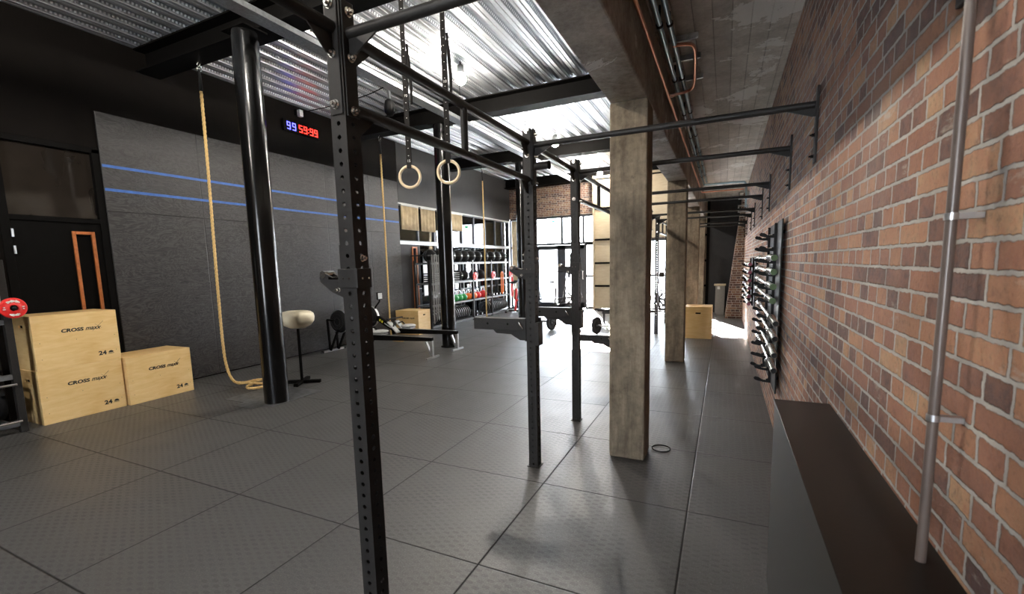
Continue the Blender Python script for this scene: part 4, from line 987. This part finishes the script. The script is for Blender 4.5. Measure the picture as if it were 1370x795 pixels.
# ------------------------------------------------------------------ air bikes
def bike(label, loc, rz, red=False):
    r_ = thing('air_bike', label, 'exercise bike', loc, rz, 'exercise bikes before the glass doors')
    fr_ = 'red' if red else 'steel'
    MB().bar((0, -.28, .035), (0, .28, .035), .07, .07).bar((1.15, -.26, .035), (1.15, .26, .035), .07, .07).bar((0, 0, .06), (1.15, 0, .06), .05, .05).build('base_frame', 'steel', r_, bevel=.004)
    MB().bar((.25, 0, .06), (.30, 0, .80), .06, .06, (1, 0, 0)).bar((.28, 0, .42), (.85, 0, .46), .05, .06).bar((.86, -.05, .08), (.95, -.05, .62), .03, .05, (1, 0, 0)).build('body_frame', fr_, r_, bevel=.004)
    b = MB(); b.torus((.88, 0, .45), .30, .014, (0, 1, 0), 32, 8); b.torus((.88, .06, .45), .29, .006, (0, 1, 0), 32, 6); b.torus((.88, -.06, .45), .29, .006, (0, 1, 0), 32, 6)
    for k in range(24):
        a = 2 * PI * k / 24
        for s_ in (-.07, .07): b.cyl((.88 + .06 * math.cos(a), s_, .45 + .06 * math.sin(a)), (.88 + .29 * math.cos(a), s_ * .8, .45 + .29 * math.sin(a)), .0035, n=5)
    b.build('fan_cage', 'steel', r_)
    b = MB()
    for k in range(8): a = 2 * PI * k / 8; b.bar((.88 + .05 * math.cos(a), 0, .45 + .05 * math.sin(a)), (.88 + .26 * math.cos(a), 0, .45 + .26 * math.sin(a)), .06, .012, (0, 1, 0))
    b.cyl((.88, -.05, .45), (.88, .05, .45), .06); b.build('fan', 'rubber', r_)
    MB().cyl((.22, 0, .78), (.20, 0, .98), .022).build('seat_post', 'chrome', r_)
    b = MB(); b.sphere((.18, 0, 1.01), .14, 18, 10, (1.0, .75, .28)); b.build('seat', 'rubber', r_)
    for s_ in (-1, 1):
        hb_ = MB().tube(smooth_path([(.52, s_ * .12, .35), (.60, s_ * .20, .75), (.70, s_ * .24, 1.15), (.66, s_ * .25, 1.32), (.50, s_ * .25, 1.34)], 2), .017, 8).build('handlebar', fr_, r_)
        MB().tube([(.50, s_ * .25, 1.34), (.38, s_ * .25, 1.35)], .021, 10).build('grip', 'rubber', hb_)
        b = MB(); b.bar((.50, s_ * .12, .35), (.50 + s_ * .10, s_ * .13, .25), .02, .03).box((.45 + s_ * .10, s_ * .13 - .05, .23), (.56 + s_ * .10, s_ * .13 + .07, .26)); b.build('pedal_crank', 'steel', r_)
    b = MB(); b.box((.74, -.10, 1.12), (.78, .10, 1.27)).bar((.76, 0, .78), (.76, 0, 1.14), .03, .03, (1, 0, 0)); b.build('console', 'rubber', r_, bevel=.008)
bike('silver exercise bike standing right in front of the left glass door', (-4.22, 12.42, 0), .45)
bike('red-framed exercise bike between the rack end and the glass doors', (-5.45, 11.95, 0), .1, True)
bike('dark exercise bike at the far end of the window rack', (-5.80, 12.95, 0), -.05)
bike('exercise bike seen in the gap behind the near concrete column', (.05, 12.2, 0), 2.5)

# ------------------------------------------------------------------ timer, camera, speaker, cable
r_ = thing('wall_timer', 'black digital wall timer showing 99 59:99', 'timer', (XL, 4.0, 4.22))
MB().box((.02, 0, -.10), (.07, .82, .10)).build('casing', 'black', r_, bevel=.006)
SEG = {'9': 'abcdfg', '5': 'acdfg'}
def digit(b, ch, y, z, w_=.075, h_=.13, th=.015):
    x0, x1 = .0702, .0735
    S = {'a': ((y, z + h_ - th), (y + w_, z + h_)), 'g': ((y, z + h_ / 2 - th / 2), (y + w_, z + h_ / 2 + th / 2)), 'd': ((y, z), (y + w_, z + th)),
         'f': ((y, z + h_ / 2), (y + th, z + h_)), 'b': ((y + w_ - th, z + h_ / 2), (y + w_, z + h_)), 'e': ((y, z), (y + th, z + h_ / 2)), 'c': ((y + w_ - th, z), (y + w_, z + h_ / 2))}
    for s_ in SEG[ch]:
        (a0, b0), (a1, b1) = S[s_]; b.box((x0, a0, b0), (x1, a1, b1))
for ch_, y_, c_ in (('9', .07, 'blue'), ('9', .185, 'blue'), ('5', .33, 'red'), ('9', .435, 'red'), ('9', .575, 'red'), ('9', .68, 'red')):
    b = MB(); digit(b, ch_, y_, -.065); b.build(c_ + '_digit', 'led_' + c_, r_)
b = MB()
for z in (-.03, .03): b.box((.0702, .535, z - .008), (.0735, .551, z + .008))
b.build('red_colon', 'led_red', r_)
r_ = thing('security_camera', 'small white and grey camera under the ceiling above the timer', 'camera', (XL, 4.35, 4.50))
MB().box((.0, -.04, -.04), (.06, .04, .06)).build('mount', 'black', r_); MB().box((.06, -.03, -.07), (.13, .05, .05)).build('body', 'plastic_grey', r_, bevel=.008)
r_ = thing('loudspeaker', 'small black loudspeaker hanging under the deck left of the ring straps', 'speaker', (-3.93, 4.35, 4.28))
MB().box((-.02, -.015, .10), (.02, .015, .35)).box((-.06, -.015, .33), (.06, .015, .35)).build('bracket', 'alu', r_)
b = MB(); b.lathe([(0, -.16), (.05, -.15), (.085, -.10), (.09, 0), (.07, .08), (.03, .11), (0, .115)], n=20); b.build('body', 'rubber', r_)
b = MB(); b.tube(smooth_path([(XL + .1, 4.40, 4.52), (-5.2, 4.38, 4.50), (-4.4, 4.36, 4.53), (-3.95, 4.35, 4.61)], 2), .008, 6); tag(b.build('cable', 'black'), 'thin black cable from the wall camera to the loudspeaker', 'cable')
for i, (x, y, lb) in enumerate(((-2.62, 7.0, 'thin bent wire hanger under the deck between second and third beams'), (-2.9, 4.9, 'thin wire hanger under the deck behind the ring straps'))):
    tag(MB().tube([(0, 0, .0), (0, 0, -.25), (.0, .03, -.27), (-.1, .10, -.27)], .006, 6).build('wire_hanger', 'black', None, (x, y, ZD)), lb, 'hanger')
# black wall of the far recess stays plain; small bright cap on the floor
tag(MB().torus((0, 0, .004), .075, .004, (0, 0, 1), 30, 6).build('floor_ring', 'black', None, (.72, 1.98, 0)), 'thin dark ring lying in the floor right of the near concrete column', 'ring')
